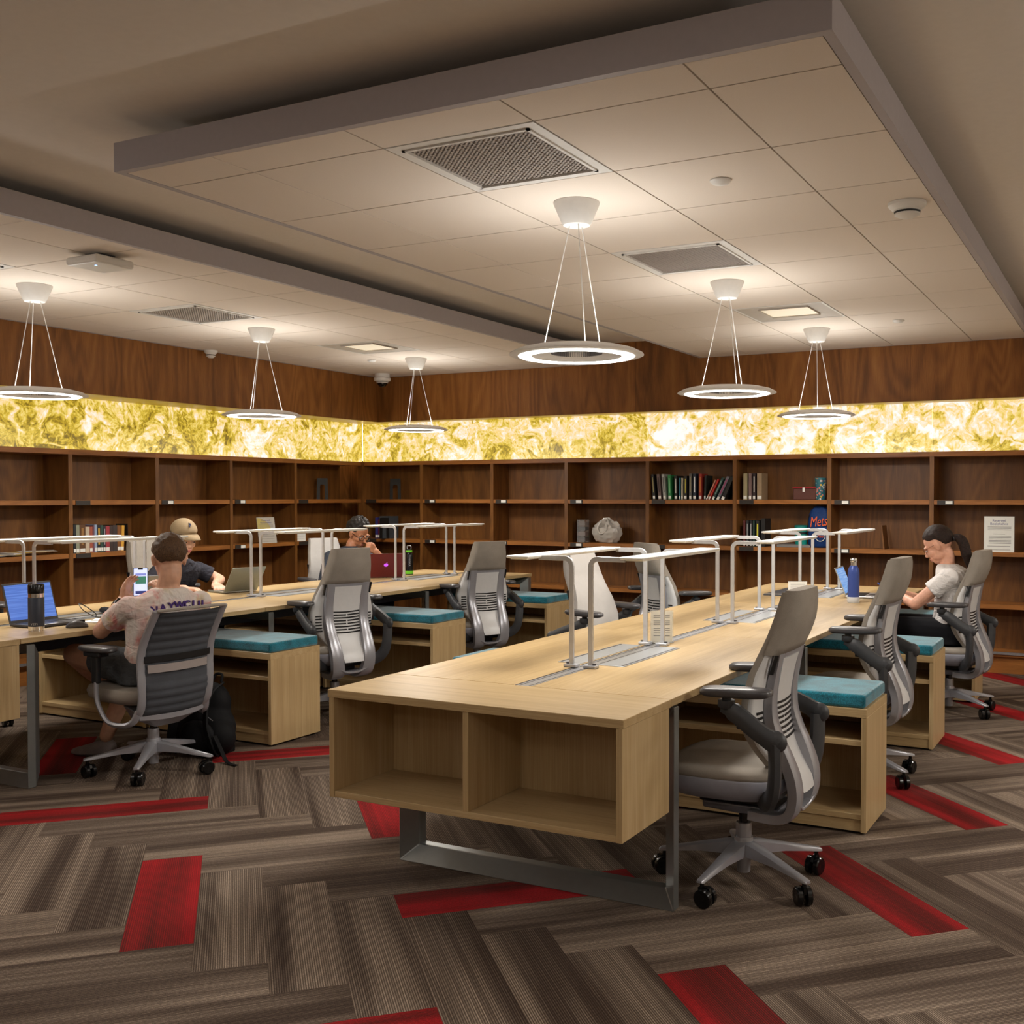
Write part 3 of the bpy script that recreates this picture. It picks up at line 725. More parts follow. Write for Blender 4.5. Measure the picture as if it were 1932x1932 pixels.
def gesture_chair(fab='ch_fab', a0=0.3):
    """five-star task chair with head support; faces +Y"""
    e = empty('task_chair')
    star_base(e, a0)
    # mechanism and seat
    MB().box(-.075, .075, -.13, .15, .300, .345).box(-.11, .11, -.16, .05, .335, .375).build('tilt_mechanism', M['black'], e, bevel=.012, seg=2)
    mb = MB(); mb.loft([[(-.085, y, .275 + .01 * abs(y) / .2), (.085, y, .275 + .01 * abs(y) / .2), (.095, y, .31), (-.095, y, .31)] for y in (-.16, 0, .13)])
    mb.build('mechanism_cover', M['silver_d'], e, bevel=.008, seg=2)
    def outline(sc, z, front=.28, back=-.20, w=.245):
        pts = []
        for i in range(40):
            a = 2 * PI * i / 40; c, s_ = math.cos(a), math.sin(a)
            n_ = 3.6; rx = abs(c) ** (2 / n_) * (1 if c > 0 else -1); ry = abs(s_) ** (2 / n_) * (1 if s_ > 0 else -1)
            yy = (front + back) / 2 + ry * (front - back) / 2 * sc
            xx = rx * w * sc * (1 - .06 * (ry < 0) * abs(ry))
            zz = z - .018 * max(0, (yy - .16) / .12) ** 2 if yy > .16 else z
            pts.append((xx, yy, zz))
        return pts
    MB().loft([outline(.80, .350), outline(.97, .388), outline(1.0, .425), outline(.99, .432)]).build('seat_pan', M['ch_seatpan'], e, smooth=50)
    MB().loft([outline(.985, .430), outline(1.0, .442), outline(.985, .455), outline(.93, .466), outline(.75, .468), outline(.4, .462), outline(.1, .461)]).build('seat_cushion', M[fab], e, smooth=180)
    # back: profile tables (z -> y centre, half width)
    yc = [(.40, -.185), (.46, -.155), (.54, -.122), (.62, -.105), (.70, -.105), (.80, -.122), (.88, -.145), (.98, -.178), (1.09, -.205)]
    hw = [(.40, .09), (.47, .125), (.54, .178), (.60, .215), (.65, .228), (.70, .224), (.78, .200), (.88, .168), (.98, .150), (1.09, .130)]
    def sheet(z0, z1, off, wsc, curl, th, n=22, nx=12):
        F, Bk = [], []
        for j in range(n + 1):
            z = lerp(z0, z1, j / n); y = interp(yc, z); w = interp(hw, z) * wsc
            F.append([(w * math.sin(t * PI / 2 * .92) / math.sin(PI / 2 * .92), y + off + curl * abs(t) ** 2.2 * interp([(.4, .4), (.6, 1), (.8, 1), (.92, .5), (1.1, .35)], z), z) for t in [(-1 + 2 * i / nx) for i in range(nx + 1)]])
        rings = []
        for row in F:
            rings.append(row + [(x * .995, y - th, z) for x, y, z in reversed(row)])
        return rings
    MB().loft(sheet(.40, 1.085, .012, 1.0, .03, .022)).build('back_cushion', M[fab], e, smooth=60)
    MB().loft(sheet(.42, .885, -.012, .985, .03, .012)).build('back_shell', M['ch_shell'], e, smooth=60)
    # head support on the rear
    hd = []
    for j in range(9):
        z = lerp(.868, 1.092, j / 8); y = interp(yc, z); w = interp(hw, z) * 1.01; th = .042 * math.sin(PI * min(1, max(0, .12 + j / 8 * .80))) ** .5
        hd.append([(-w, y + .012, z), (w, y + .012, z), (w, y - .016, z), (w * .86, y - .016 - th * .9, z), (0, y - .018 - th, z), (-w * .86, y - .016 - th * .9, z), (-w, y - .016, z)])
    MB().loft(hd).build('head_support', M['ch_fab'], e, smooth=60)
    # rear frame: two rails joined by a top bar and a lower loop
    rail = [(.124, -.172, .872), (.124, -.156, .80), (.126, -.142, .72), (.126, -.143, .64), (.124, -.164, .57), (.121, -.197, .50), (.117, -.222, .43), (.111, -.226, .36), (.10, -.205, .305), (.092, -.15, .283), (.085, -.06, .285)]
    for s in (-1, 1):
        P = smooth_path([(s * x, y, z) for x, y, z in rail], 4)
        rings = []
        for i, p in enumerate(P):
            z = p.z; t = (P[min(i + 1, len(P) - 1)] - P[max(i - 1, 0)]).normalized()
            side = Vector((1, 0, 0)); side = (side - t * side.dot(t)).normalized(); nrm = t.cross(side).normalized()
            w = interp([(.28, .044), (.36, .040), (.46, .037), (.58, .030), (.8, .027), (.9, .028)], z); h = interp([(.28, .020), (.4, .021), (.6, .021), (.75, .017), (.9, .012)], z)
            rings.append([p + side * w * a + nrm * h * b for a, b in ((-1, -.85), (-.88, -1), (.88, -1), (1, -.85), (1, .7), (.6, 1), (-.6, 1), (-1, .7))])
        MB().loft(rings).build('back_rail', M['ch_frame'], e, smooth=38)
    MB().loft([[(x, y, .885) for x, y in ((-.148, -.186), (.148, -.186), (.148, -.160), (-.148, -.160))], [(x, y, .845) for x, y in ((-.150, -.176), (.150, -.176), (.150, -.150), (-.150, -.150))]]).build('frame_crossbar', M['ch_frame'], e, bevel=.008, seg=2)
    MB().flat(smooth_path([(-.10, -.228, .335), (-.05, -.222, .312), (0, -.22, .308), (.05, -.222, .312), (.10, -.228, .335)], 3), .012, .030, upv=(0, 1, 0)).build('lower_loop', M['ch_frame'], e, bevel=.003, smooth=60)
    # centre back panel (tongue) with slots
    tg = []
    for j in range(15):
        z = lerp(.375, .85, j / 14); y = interp(yc, z) - .034 - .018 * max(0, (.5 - z) / .12); w = interp([(.375, .068), (.45, .082), (.55, .098), (.65, .102), (.75, .104), (.85, .110)], z)
        tg.append([(-w, y, z), (w, y, z), (w, y - .006, z), (w * .5, y - .011, z), (-w * .5, y - .011, z), (-w, y - .006, z)])
    MB().loft(tg).build('back_panel', M['ch_shell'], e, smooth=50)
    sl = MB()
    for k in range(8):
        z = .555 + k * .0185; y = interp(yc, z) - .034
        for (x0, x1) in (((-.092, .092),) if k in (0, 2, 5, 7) else ((-.092, -.006), (.006, .092))):
            P = [(lerp(x0, x1, i / 4), y - .0122 + .0048 * max(0, abs(lerp(x0, x1, i / 4)) - .05) / .05, z + .004 * abs(lerp(x0, x1, i / 4)) / .1) for i in range(5)]
            sl.flat(P, .0038, .0085, upv=(0, 0, 1))
        for s in (-1, 1):
            if 0 < k < 7:
                P = [(s * xx, interp(yc, z) - .012 - .0175 + .03 * (xx / .222) ** 2.0, z) for xx in (.162, .180, .200)]
                sl.flat(P, .012, .0085, upv=(0, 0, 1))
    sl.build('vent_slots', M['black'], e)
    for s in (-1, 1):
        MB().box(s * .224 - .012, s * .224 + .012, -.10, -.05, .615, .645).build('lumbar_knob', M['black'], e, bevel=.005, seg=2)
        MB().prism([(-.160, .80), (-.146, .80), (-.168, .868), (-.182, .868)], s * .165 - .004, s * .165 + .004, 'yz').build('slot', M['black'], e)
        # arm: bracket, upright, diagonal link and pad
        a = MB(); fx = .04 if s > 0 else -.02
        P = smooth_path([(s * .13, -.11, .355), (s * .215, -.16, .37), (s * .256, -.19, .42), (s * .270, -.20, .50), (s * .275, -.20, .59)], 4)
        sec = [(math.cos(2 * PI * i / 10) * .5, math.sin(2 * PI * i / 10)) for i in range(10)]
        sec = [(-.5, -1), (.5, -1), (1, -.5), (1, .5), (.5, 1), (-.5, 1), (-1, .5), (-1, -.5)]
        a.sweep(P, sec, [(.019, .036 - .008 * i / len(P)) for i in range(len(P))])
        a.build('arm_upright', M['armdk'], e, smooth=50)
        b = MB(); P = smooth_path([(s * .279, -.215, .585), (s * .281, -.15, .62), (s * .279, -.05 + fx, .675), (s * .277, .0 + fx, .702)], 4)
        b.sweep(P, sec, [(.021, .034)] * 3 + [(.020, .031)] * (len(P) - 6) + [(.016, .024)] * 3)
        b.ell((s * .279, -.205, .595), (.022, .040, .038)); b.lathe([(.0, .722), (.030, .722), (.030, .700), (.018, .690), (0, .69)], 16, c=(s * .277, -.01 + fx, 0))
        b.lathe([(0, .744), (.016, .744), (.016, .72), (0, .72)], 12, c=(s * .277, -.01 + fx, 0)); b.build('arm_link', M['armdk'], e, smooth=50)
        pad = []
        for z, k in ((.742, .86), (.750, 1.0), (.764, 1.0), (.771, .93), (.773, .7)):
            ring = []
            for i in range(20):
                t = 2 * PI * i / 20; c, s_ = math.cos(t), math.sin(t)
                ring.append((s * .277 + .045 * k * (abs(c) ** .6) * (1 if c > 0 else -1), -.035 + fx * 1.5 + .128 * k * (abs(s_) ** .55) * (1 if s_ > 0 else -1), z - .006 - .004 * s_))
            pad.append(ring)
        MB().loft(pad).build('arm_pad', plain('arm_pad_soft', (70, 68, 70), .32, 0, .02), e, smooth=60)
    return e
ch0 = gesture_chair(a0=.46)
chl = None
# x, y, facing angle (deg, 0 = +X), label
CH = [(-1.27, 3.76, 180, 'grey high-backed task chair nearest the camera, beside the foreground table', 0, 0),
      (-1.24, 5.45, 177, 'empty grey task chair between the two right-hand bench cabinets', 0, .025),
      (-1.08, 7.37, 173, 'grey task chair the woman in the white shirt sits in', 0, -.02),
      (-4.60, 5.42, 161, 'grey high-backed task chair at the left table, right of the man with a phone', 0, 0),
      (-4.61, 7.12, 153, 'grey task chair on the left table side, farther from the camera', 0, -.02),
      (-2.86, 5.87, -8, 'pale task chair seen from its front behind the near desk light', 1, -.02),
      (-2.93, 7.06, 54, 'grey task chair turned away beyond the near table, armrest out', 0, 0),
      (-6.17, 7.28, -20, 'pale task chair the man in glasses sits in', 1, -.04),
      (-6.34, 5.58, 0, 'task chair under the person in the tan cap, mostly hidden', 0, 0),
      (-6.28, 3.96, -12, 'pale task chair back at the left frame edge behind the open laptop', 1, 0)]
for i, (x, y, ang, lb, lt, dz) in enumerate(CH):
    o = ch0 if i == 0 else copy_tree(ch0)
    o.location = (x, y, 0); o.rotation_euler = (0, 0, rad(ang - 90))
    for c in o.children:
        if dz and not c.name.startswith(('base_', 'caster', 'column')): c.location.z += dz
    if lt:
        for c in o.children:
            if c.name.startswith('back_cushion') or c.name.startswith('head_support'):
                c.material_slots[0].link = 'OBJECT'; c.material_slots[0].material = M['ch_fab_l']
    tag(o, lb, 'chair', 'grey task chairs with head supports')

# mesh-backed chair of the man with the phone
M['mesh_d'] = fabric('dark_ribbed_knit', (70, 72, 77), 0.08, 600, 0.85)
def knit_chair():
    e = empty('knit_back_chair'); star_base(e, .05, .31)
    def prof(z): return interp([(.30, -.14), (.36, -.168), (.44, -.19), (.54, -.185), (.62, -.182), (.70, -.205), (.80, -.265), (.90, -.330)], z)
    def hw(z): return interp([(.30, .19), (.36, .198), (.5, .205), (.62, .208), (.75, .205), (.90, .200)], z)
    rows, n = [], 64
    for j in range(n + 1):
        z = lerp(.325, .850, j / n); rip = .008 * abs(math.sin(PI * j / 5.0)) ** .7 if not (20 <= j <= 24) else 0
        rows.append([(hw(z) * t * .96, prof(z) - .032 * (1 - t * t) - rip * (1 if abs(t) < .85 else 0), z) for t in [-1 + i / 6 for i in range(13)]])
    MB().loft([r + [(x, y + .006, z) for x, y, z in reversed(r)] for r in rows]).build('back_knit', M['mesh_d'], e, smooth=70)
    # smooth lumbar strap showing through
    r2 = []
    for z in (.545, .585):
        r2.append([(hw(z) * t * .86, prof(z) - .032 * (1 - t * t) - .016, z) for t in [-1 + i / 6 for i in range(13)]])
    MB().loft([r + [(x, y + .004, z) for x, y, z in reversed(r)] for r in r2]).build('lumbar_window', plain('lumbar_strap', (150, 140, 136), .4), e, smooth=70)
    r3 = []
    for z in (.598, .630):
        r3.append([(hw(z) * t * .95, prof(z) - .032 * (1 - t * t) - .016, z) for t in [-1 + i / 6 for i in range(13)]])
    MB().loft([r + [(x, y + .004, z) for x, y, z in reversed(r)] for r in r3]).build('lumbar_strap', M['black'], e, smooth=70)
    for s in (-1, 1):
        P = smooth_path([(s * hw(z), prof(z), z) for z in (.86, .82, .74, .66, .58, .50, .42, .36)] + [(s * .185, -.125, .31)], 3)
        MB().sweep(P, [(-.5, -1), (.5, -1), (1, -.5), (1, .5), (.5, 1), (-.5, 1), (-1, .5), (-1, -.5)], [(.010, .021)] * len(P), upv=(1, 0, 0)).build('back_rail', M['ch_frame'], e, smooth=50)
        P = smooth_path([(s * .20, -.16, .36), (s * .215, -.135, .305), (s * .24, -.09, .285), (s * .268, -.01, .30), (s * .285, .035, .375), (s * .288, .05, .43), (s * .288, .05, .50)], 4)
        MB().sweep(P, [(-.5, -1), (.5, -1), (1, -.5), (1, .5), (.5, 1), (-.5, 1), (-1, .5), (-1, -.5)], [(.011, .020)] * len(P), upv=(1, 0, 0)).build('arm_support', M['ch_frame'], e, smooth=50)
        MB().box(s * .288 - .014, s * .288 + .014, .028, .074, .49, .63).build('arm_stem', M['black'], e, bevel=.008, seg=2)
        MB().box(s * .285 - .03, s * .285 + .03, -.01, .12, .625, .652).build('arm_slider', M['black'], e, bevel=.008, seg=2)
        pad = []
        for z, k in ((.650, .86), (.658, 1.0), (.668, 1.0), (.675, .93), (.677, .7)):
            pad.append([(s * .283 + .046 * k * (abs(math.cos(t)) ** .6) * (1 if math.cos(t) > 0 else -1), .045 + .125 * k * (abs(math.sin(t)) ** .55) * (1 if math.sin(t) > 0 else -1), z) for t in [2 * PI * i / 20 for i in range(20)]])
        MB().loft(pad).build('arm_pad', plain('arm_pad_soft', (70, 68, 70), .32, 0, .02), e, smooth=60)
    P = smooth_path([(-hw(.86), prof(.86), .86), (-.12, prof(.865) - .028, .866), (0, prof(.865) - .034, .867), (.12, prof(.865) - .028, .866), (hw(.86), prof(.86), .86)], 4)
    MB().flat(P, .030, .014, upv=(0, 0, 1)).build('top_rim', M['ch_fab'], e, bevel=.004, smooth=60)
    P = smooth_path([(-.192, -.145, .322), (-.1, -.172, .314), (0, -.178, .312), (.1, -.172, .314), (.192, -.145, .322)], 4)
    MB().flat(P, .014, .032, upv=(0, 0, 1)).build('lower_rim', M['ch_frame'], e, bevel=.004, smooth=60)
    MB().loft([[(-.15, -.165, .305), (.15, -.165, .305), (.15, .04, .36), (-.15, .04, .36)], [(-.07, -.11, .25), (.07, -.11, .25), (.07, .08, .27), (-.07, .08, .27)]]).build('tilt_mechanism', M['ch_frame'], e, bevel=.008, seg=2)
    def outline(sc, z):
        pts = []
        for i in range(36):
            a = 2 * PI * i / 36; c, s_ = math.cos(a), math.sin(a)
            rx = abs(c) ** .55 * (1 if c > 0 else -1); ry = abs(s_) ** .55 * (1 if s_ > 0 else -1)
            pts.append((rx * .245 * sc, .06 + ry * .235 * sc, z))
        return pts
    MB().loft([outline(.8, .375), outline(.97, .40), outline(1, .43), outline(.96, .455), outline(.7, .462), outline(.1, .460)]).build('seat', M['ch_fab'], e, smooth=60)
    return e
kc = knit_chair(); kc.location = (-4.51, 3.90, 0); kc.rotation_euler = (0, 0, rad(176 - 90))
tag(kc, 'silver-framed chair with dark ribbed knit back holding the man with the phone', 'chair')
# ================================================================== PEOPLE
def skin_mat(name, rgb):
    m = NT(name); n = m.noise(m.coords('Object'), 30, 3); c = srgb(*rgb)
    m.base(m.ramp(n.outputs[0], [(.3, tuple(x * .88 for x in c[:3]) + (1,)), (.7, tuple(min(1, x * 1.1) for x in c[:3]) + (1,))]))
    m.set(Roughness=.5); m.b.inputs['Subsurface Weight'].default_value = .08; m.b.inputs['Subsurface Radius'].default_value = (.02, .008, .004)
    m.b.inputs['Subsurface Scale'].default_value = .5; return m.mat
def hair_mat(name, rgb, rgb2, sc=(500, 500, 40)):
    m = NT(name); n = m.noise(m.coords('Object', sc), 1.0, 3, .6)
    m.base(m.ramp(n.outputs[0], [(.35, srgb(*rgb)), (.7, srgb(*rgb2))])); m.set(Roughness=.6); m.b.inputs['Specular IOR Level'].default_value = .25; m.bump(n.outputs[0], .8, .003); return m.mat
V3 = Vector
CIRC = [(math.cos(2 * PI * i / 14), math.sin(2 * PI * i / 14)) for i in range(14)]
def limb(mb, pts, rs, n=4):
    P = smooth_path(pts, n); R_ = []
    m = len(pts)
    for i in range(len(P)):
        t = min(i / n, m - 1); k = min(int(t), m - 2); R_.append(lerp(rs[k], rs[k + 1], t - k))
    mb.sweep(P, CIRC, R_, upv=(0.02, 0.01, 1))
    for p, r in ((P[0], R_[0]), (P[-1], R_[-1])): mb.ell(tuple(p), (r * .98,) * 3, nu=12, nv=8)
def frame_of(d, upv=(0, 0, 1)):
    y = V3(d).normalized(); x = y.cross(V3(upv)).normalized(); z = x.cross(y)
    return Matrix((( x.x, y.x, z.x, 0), (x.y, y.y, z.y, 0), (x.z, y.z, z.z, 0), (0, 0, 0, 1)))
def hand(mb, wrist, d, palm_n, curl=.5, side=1, thumb=.6, spread=.12, s=1.0):
    """palm along d, palm facing palm_n; side +1: thumb on the x side"""
    y = V3(d).normalized(); z = -V3(palm_n); z = (z - y * z.dot(y)).normalized(); x = y.cross(z).normalized() * side
    o = V3(wrist)
    P = lambda a, b, c: o + x * a * s + y * b * s + z * c * s
    mb.loft([[P(-.022, 0, -.014), P(.022, 0, -.014), P(.024, 0, .012), P(-.024, 0, .012)], [P(-.038, .05, -.014), P(.036, .05, -.015), P(.038, .05, .012), P(-.04, .05, .011)],
             [P(-.039, .088, -.011), P(.038, .092, -.011), P(.038, .092, .010), P(-.039, .088, .009)]])
    mb.ell(tuple(P(.022, .032, -.010)), (.020 * s, .024 * s, .016 * s))
    for k, (fx, fl, fr) in enumerate(((.029, .068, .0085), (.010, .076, .009), (-.010, .071, .0086), (-.029, .056, .0075))):
        p0 = P(fx, .082, 0); a = spread * (1.5 - k) * .5; dirx = y * math.cos(a) + x * math.sin(a)
        pts = [p0]; ang = 0.0; p = p0
        for L, c in ((.42, .8), (.32, 1.2), (.26, .8)):
            ang += curl * c; dd = dirx * math.cos(ang) - z * math.sin(ang); p = p + dd * fl * L * s; pts.append(p)
        limb(mb, pts, [fr * s, fr * .95 * s, fr * .9 * s, fr * .75 * s], 3)
    p0 = P(.026, .018, -.006); p1 = P(.05, .045, -.014); p2 = P(.058 - .02 * thumb, .072, -.02 - .014 * thumb); p3 = P(.056 - .038 * thumb, .095, -.022 - .024 * thumb)
    limb(mb, [p0, p1, p2, p3], [.014 * s, .012 * s, .0105 * s, .0085 * s], 3)
def head_parts(mb, T, jaw=1.0, male=True):
    e = lambda c, r, nu=18, nv=12: mb.ell(c, r, T, nu=nu, nv=nv)
    e((0, -.014, .032), (.077, .094, .088)); e((0, .016, -.022), (.064 * jaw, .074, .088)); e((0, .046, -.082), (.033 * jaw, .036, .028))
    e((.032, .018, -.060), (.024, .050, .030)); e((-.032, .018, -.060), (.024, .050, .030))
    for s in (-1, 1):
        e((s * .034, .052, -.026), (.026, .030, .028)); e((s * .033, .076, .018), (.026, .013, .010))
        e((s * .076, -.004, -.006), (.010, .019, .031)); e((s * .083, -.010, .004), (.007, .015, .022))
    mb.add([T @ V3(p) for p in ((-.008, .082, .016), (.008, .082, .016), (.014, .080, -.034), (-.014, .080, -.034), (-.006, .091, .012), (.006, .091, .012), (.011, .113, -.032), (-.011, .113, -.032), (0, .100, -.042))],
           [(0, 1, 5, 4), (1, 2, 6, 5), (3, 0, 4, 7), (4, 5, 6, 7), (7, 6, 8), (3, 7, 8), (2, 8, 6), (0, 3, 8, 2, 1)])
    e((0, .096, -.033), (.015, .013, .009)); e((0, .082, -.060), (.024, .012, .010)); e((0, .080, -.071), (.020, .012, .007))
def hair_shell(T, mask, thick=.012, curl=0.0, seed=1, top=.012, cx=(0, -.014, .032), rr=(.077, .094, .088)):
    rnd = random.Random(seed); na, ne = 72, 18; mb = MB()
    ph = [(rnd.uniform(0, 6), rnd.uniform(0, 6), rnd.randint(5, 11), rnd.randint(4, 9)) for _ in range(5)]
    def P(a, el, off):
        d = V3((math.sin(a) * math.cos(el), math.cos(a) * math.cos(el), math.sin(el)))
        k = 1 + 0
        p = V3((cx[0] + d.x * rr[0], cx[1] + d.y * rr[1], cx[2] + d.z * rr[2]))
        o = off
        if off > 0 and curl:
            for (q1, q2, f1, f2) in ph: o += curl * math.sin(f1 * a + q1) * math.sin(f2 * el * 2 + q2)
        return T @ (p + d * o)
    rings = []
    for i in range(na):
        a = 2 * PI * i / na - PI; e0 = sum(mask(((a + d_ * .09 + PI) % (2 * PI)) - PI) for d_ in range(-2, 3)) / 5 + rnd.uniform(-.015, .015)
        row = []
        for j in range(ne + 1):
            el = lerp(e0, PI / 2 - .02, j / ne); t = j / ne
            row.append(P(a, el, thick * min(1, .25 + t * 4) + top * t))
        inner = [P(a, lerp(e0, PI / 2 - .02, j / 4), -.010) for j in range(4, -1, -1)]
        rings.append(row + inner)
    rings.append(rings[0]); n = len(rings[0])
    vs = [p for r in rings[:-1] for p in r]; fs = []
    for i in range(na):
        k = (i + 1) % na
        for j in range(n):
            l = (j + 1) % n
            if j == ne: continue
            fs.append((i * n + j, k * n + j, k * n + l, i * n + l))
    fs.append(tuple(i * n + ne for i in range(na)))
    return mb.add(vs, fs)
def face_details(root, T, iris=(50, 32, 22), brow=(30, 22, 18), lip=(176, 104, 96), down=True):
    ey = MB()
    for s in (-1, 1): ey.ell((s * .032, .0785, .0), (.0125, .0085, .0065 if not down else .0045), T, nu=12, nv=8)
    ey.build('eyes', plain('eye_white', (214, 206, 198), .3), root, smooth=180)
    ir = MB()
    for s in (-1, 1): ir.ell((s * .031, .0845, -.001), (.0052, .0034, .0048), T, nu=10, nv=8)
    ir.build('irises', plain('iris_dark', iris, .2), root, smooth=180)
    br = MB()
    for s in (-1, 1): br.tube([T @ V3(p) for p in ((s * .016, .0905, .019), (s * .032, .0895, .025), (s * .048, .078, .021))], [.0035, .0036, .002], 8)
    br.build('eyebrows', plain('brow_dark', brow, .7), root)
    lp = MB(); lp.ell((0, .0885, -.0595), (.021, .0075, .0045), T, nu=14, nv=8); lp.ell((0, .0870, -.0685), (.018, .008, .0055), T, nu=14, nv=8)
    lp.build('lips', plain('lips_%d' % lip[0], lip, .4), root, smooth=180)
def head_T(pos, az, pitch, roll=0):
    return Matrix.Translation(pos) @ Matrix.Rotation(rad(az - 90), 4, 'Z') @ Matrix.Rotation(rad(pitch), 4, 'X') @ Matrix.Rotation(rad(roll), 4, 'Y')
def torso_rings(J, grow=0.0, zlo=0, neck=True):
    """J: list of (centre, half width, half depth, azimuth)"""
    rings = []
    for c, w, d, az in J:
        a = rad(az); f = V3((math.cos(a), math.sin(a), 0)); r = V3((math.sin(a), -math.cos(a), 0))
        ring = []
        for i in range(20):
            t = 2 * PI * i / 20; cx, cy = math.cos(t), math.sin(t)
            ring.append(V3(c) + r * (abs(cx) ** .85 * (1 if cx > 0 else -1)) * (w + grow) + f * (abs(cy) ** .9 * (1 if cy > 0 else -1)) * (d + grow))
        rings.append(ring)
    return rings
def person(name, label, base, J, head, az, pitch, arms, legs, skin, roll=0, jaw=1.0, shirt=None, sleeve=.55, pants=None, pants_to=1, shoes=None, eyes=True, hands=(), k=1.0, lip=(176, 104, 96), brow=(30, 22, 18), upper=.047, neck=1.0):
    root = empty(name, base, 0, label, 'person')
    root_inv = Matrix.Translation(-V3(base))
    T = root_inv @ head_T(head, az, pitch, roll)
    L = lambda p: V3(p) - V3(base)
    JJ = [(L(c), w, d, a) for c, w, d, a in J]
    sk = MB(); sk.loft(torso_rings(JJ))
    nb = JJ[-1][0]; nk = T @ V3((0, -.025, -.075)); nk2 = T @ V3((0, -.012, -.02))
    limb(sk, [nb + V3((0, 0, -.05)), nb + V3((0, 0, .02)), nk, nk2], [.062 * k * neck, .056 * k * neck, .053 * k * neck, .055 * k * neck])
    head_parts(sk, T, jaw)
    for A in arms:
        a = [L(p) for p in A]
        limb(sk, [a[0], a[0].lerp(a[1], .35), a[1]], [upper, upper * .94, upper * .80]); limb(sk, [a[1], a[1].lerp(a[2], .3), a[2]], [.040 * k, .039 * k, .027 * k])
    for h in hands: hand(sk, L(h[0]), *h[1:])
    for B in legs:
        b = [L(p) for p in B]
        limb(sk, [b[0], b[0].lerp(b[1], .5), b[1]], [.085, .075, .058]); limb(sk, [b[1], b[1].lerp(b[2], .35), b[2]], [.056, .055, .036])
        if shoes is None: pass
    sk.build('body', skin, root, remesh=.0052)
    if shirt:
        sh = MB(); mid = (JJ[-2][0].lerp(JJ[-1][0], .55), JJ[-2][1] * .68, (JJ[-2][2] + JJ[-1][2]) * .54, JJ[-1][3])
        sh.loft(torso_rings(JJ[:-1] + [mid, (JJ[-1][0] + V3((0, 0, .004)), JJ[-1][1], JJ[-1][2], JJ[-1][3])], .012))
        for A in arms:
            a = [L(p) for p in A]; e = a[0].lerp(a[1], sleeve)
            limb2 = [a[0] + (a[0] - a[1]).normalized() * .01, a[0].lerp(a[1], sleeve * .5), e]
            P = smooth_path(limb2, 4); sh.sweep(P, CIRC, [lerp(upper + .013, upper + .018, i / len(P)) for i in range(len(P))]); sh.ell(tuple(a[0] - V3((0, 0, .006))), (upper + .014,) * 3)
        o = sh.build('shirt', shirt, root, remesh=.007)
        o.modifiers['smooth'].iterations = 8
    if pants:
        pn = MB(); pn.loft(torso_rings(JJ[:2] + [(JJ[1][0].lerp(JJ[2][0], .2), JJ[1][1] * .98, JJ[1][2] * .98, JJ[1][3])], .020))
        for B in legs:
            b = [L(p) for p in B]
            if pants_to < 1: limb(pn, [b[0], b[0].lerp(b[1], .5 * pants_to), b[0].lerp(b[1], pants_to)], [.104, .094, .086])
            else: limb(pn, [b[0], b[0].lerp(b[1], .5), b[1]], [.100, .088, .072]); limb(pn, [b[1], b[1].lerp(b[2], .4), b[2]], [.070, .064, .052])
        pn.build('shorts' if pants_to < 1 else 'trousers', pants, root, remesh=.008)
    if eyes: face_details(root, T, lip=lip, brow=brow)
    if shoes:
        for (a, d, m) in shoes:
            s = MB(); y = V3(d).normalized(); x = y.cross(V3((0, 0, 1))); o = L(a); z = V3((0, 0, 1))
            rings = []
            for t, w, h0, h1 in ((-.075, .028, .006, .075), (-.06, .036, 0, .092), (-.02, .038, 0, .095), (.03, .040, .0, .082), (.08, .046, .0, .062), (.13, .046, .0, .048), (.17, .036, .006, .036), (.185, .020, .012, .028)):
                rings.append([o + y * t + x * w * a1 + z * (lerp(h0, h1, b1)) for a1, b1 in ((-.9, 0), (.9, 0), (1.05, .25), (.9, .65), (.5, 1), (-.5, 1), (-.9, .65), (-1.05, .25))])
            so = s.loft(rings).build('shoe', m, root, smooth=180, sub=1)
    return root, T
SK1 = skin_mat('skin_fair', (198, 150, 122)); SK2 = skin_mat('skin_light', (208, 162, 136)); SK3 = skin_mat('skin_tan', (176, 120, 88)); SK4 = skin_mat('skin_rosy', (214, 160, 134))
def tie_dye():
    m = NT('tie_dye_shirt'); n = m.noise(m.coords('Object'), 6.5, 3, .6, .6); n2 = m.noise(m.coords('Object', rnd=0), 9, 2, .5, .4)
    a = m.ramp(n.outputs[0], [(.44, srgb(206, 196, 188)), (.54, srgb(206, 180, 172)), (.62, srgb(202, 132, 126))])
    b = m.ramp(n2.outputs[0], [(.58, (1, 1, 1, 1)), (.72, srgb(226, 214, 150))])
    m.base(m.mix(.8, a, b, 'MULTIPLY')); m.set(Roughness=.85); add_folds(m, .5); return m.mat
def text_mesh(name, txt, size, mat, parent, M4, extrude=.0008, font_scale_x=1.0, align='CENTER', bold=.0):
    c = D.curves.new(name, 'FONT'); c.body = txt; c.size = size; c.extrude = extrude; c.align_x = align; c.align_y = 'CENTER'; c.offset = bold; c.resolution_u = 3; c.shear = .35 if txt == 'Mets' else 0
    t = D.objects.new(name, c); COL.objects.link(t)
    dg = bpy.context.evaluated_depsgraph_get(); me = D.meshes.new_from_object(t.evaluated_get(dg)); D.objects.remove(t)
    me.transform(Matrix.Diagonal((font_scale_x, 1, 1, 1))); me.transform(M4)
    me.materials.clear(); me.materials.append(mat); o = D.objects.new(name, me); COL.objects.link(o); o.parent = parent; return o
def face_matrix(origin, normal, upv=(0, 0, 1)):
    z = V3(normal).normalized(); x = V3(upv).cross(z).normalized(); y = z.cross(x)
    return Matrix(((x.x, y.x, z.x, origin[0]), (x.y, y.y, z.y, origin[1]), (x.z, y.z, z.z, origin[2]), (0, 0, 0, 1)))

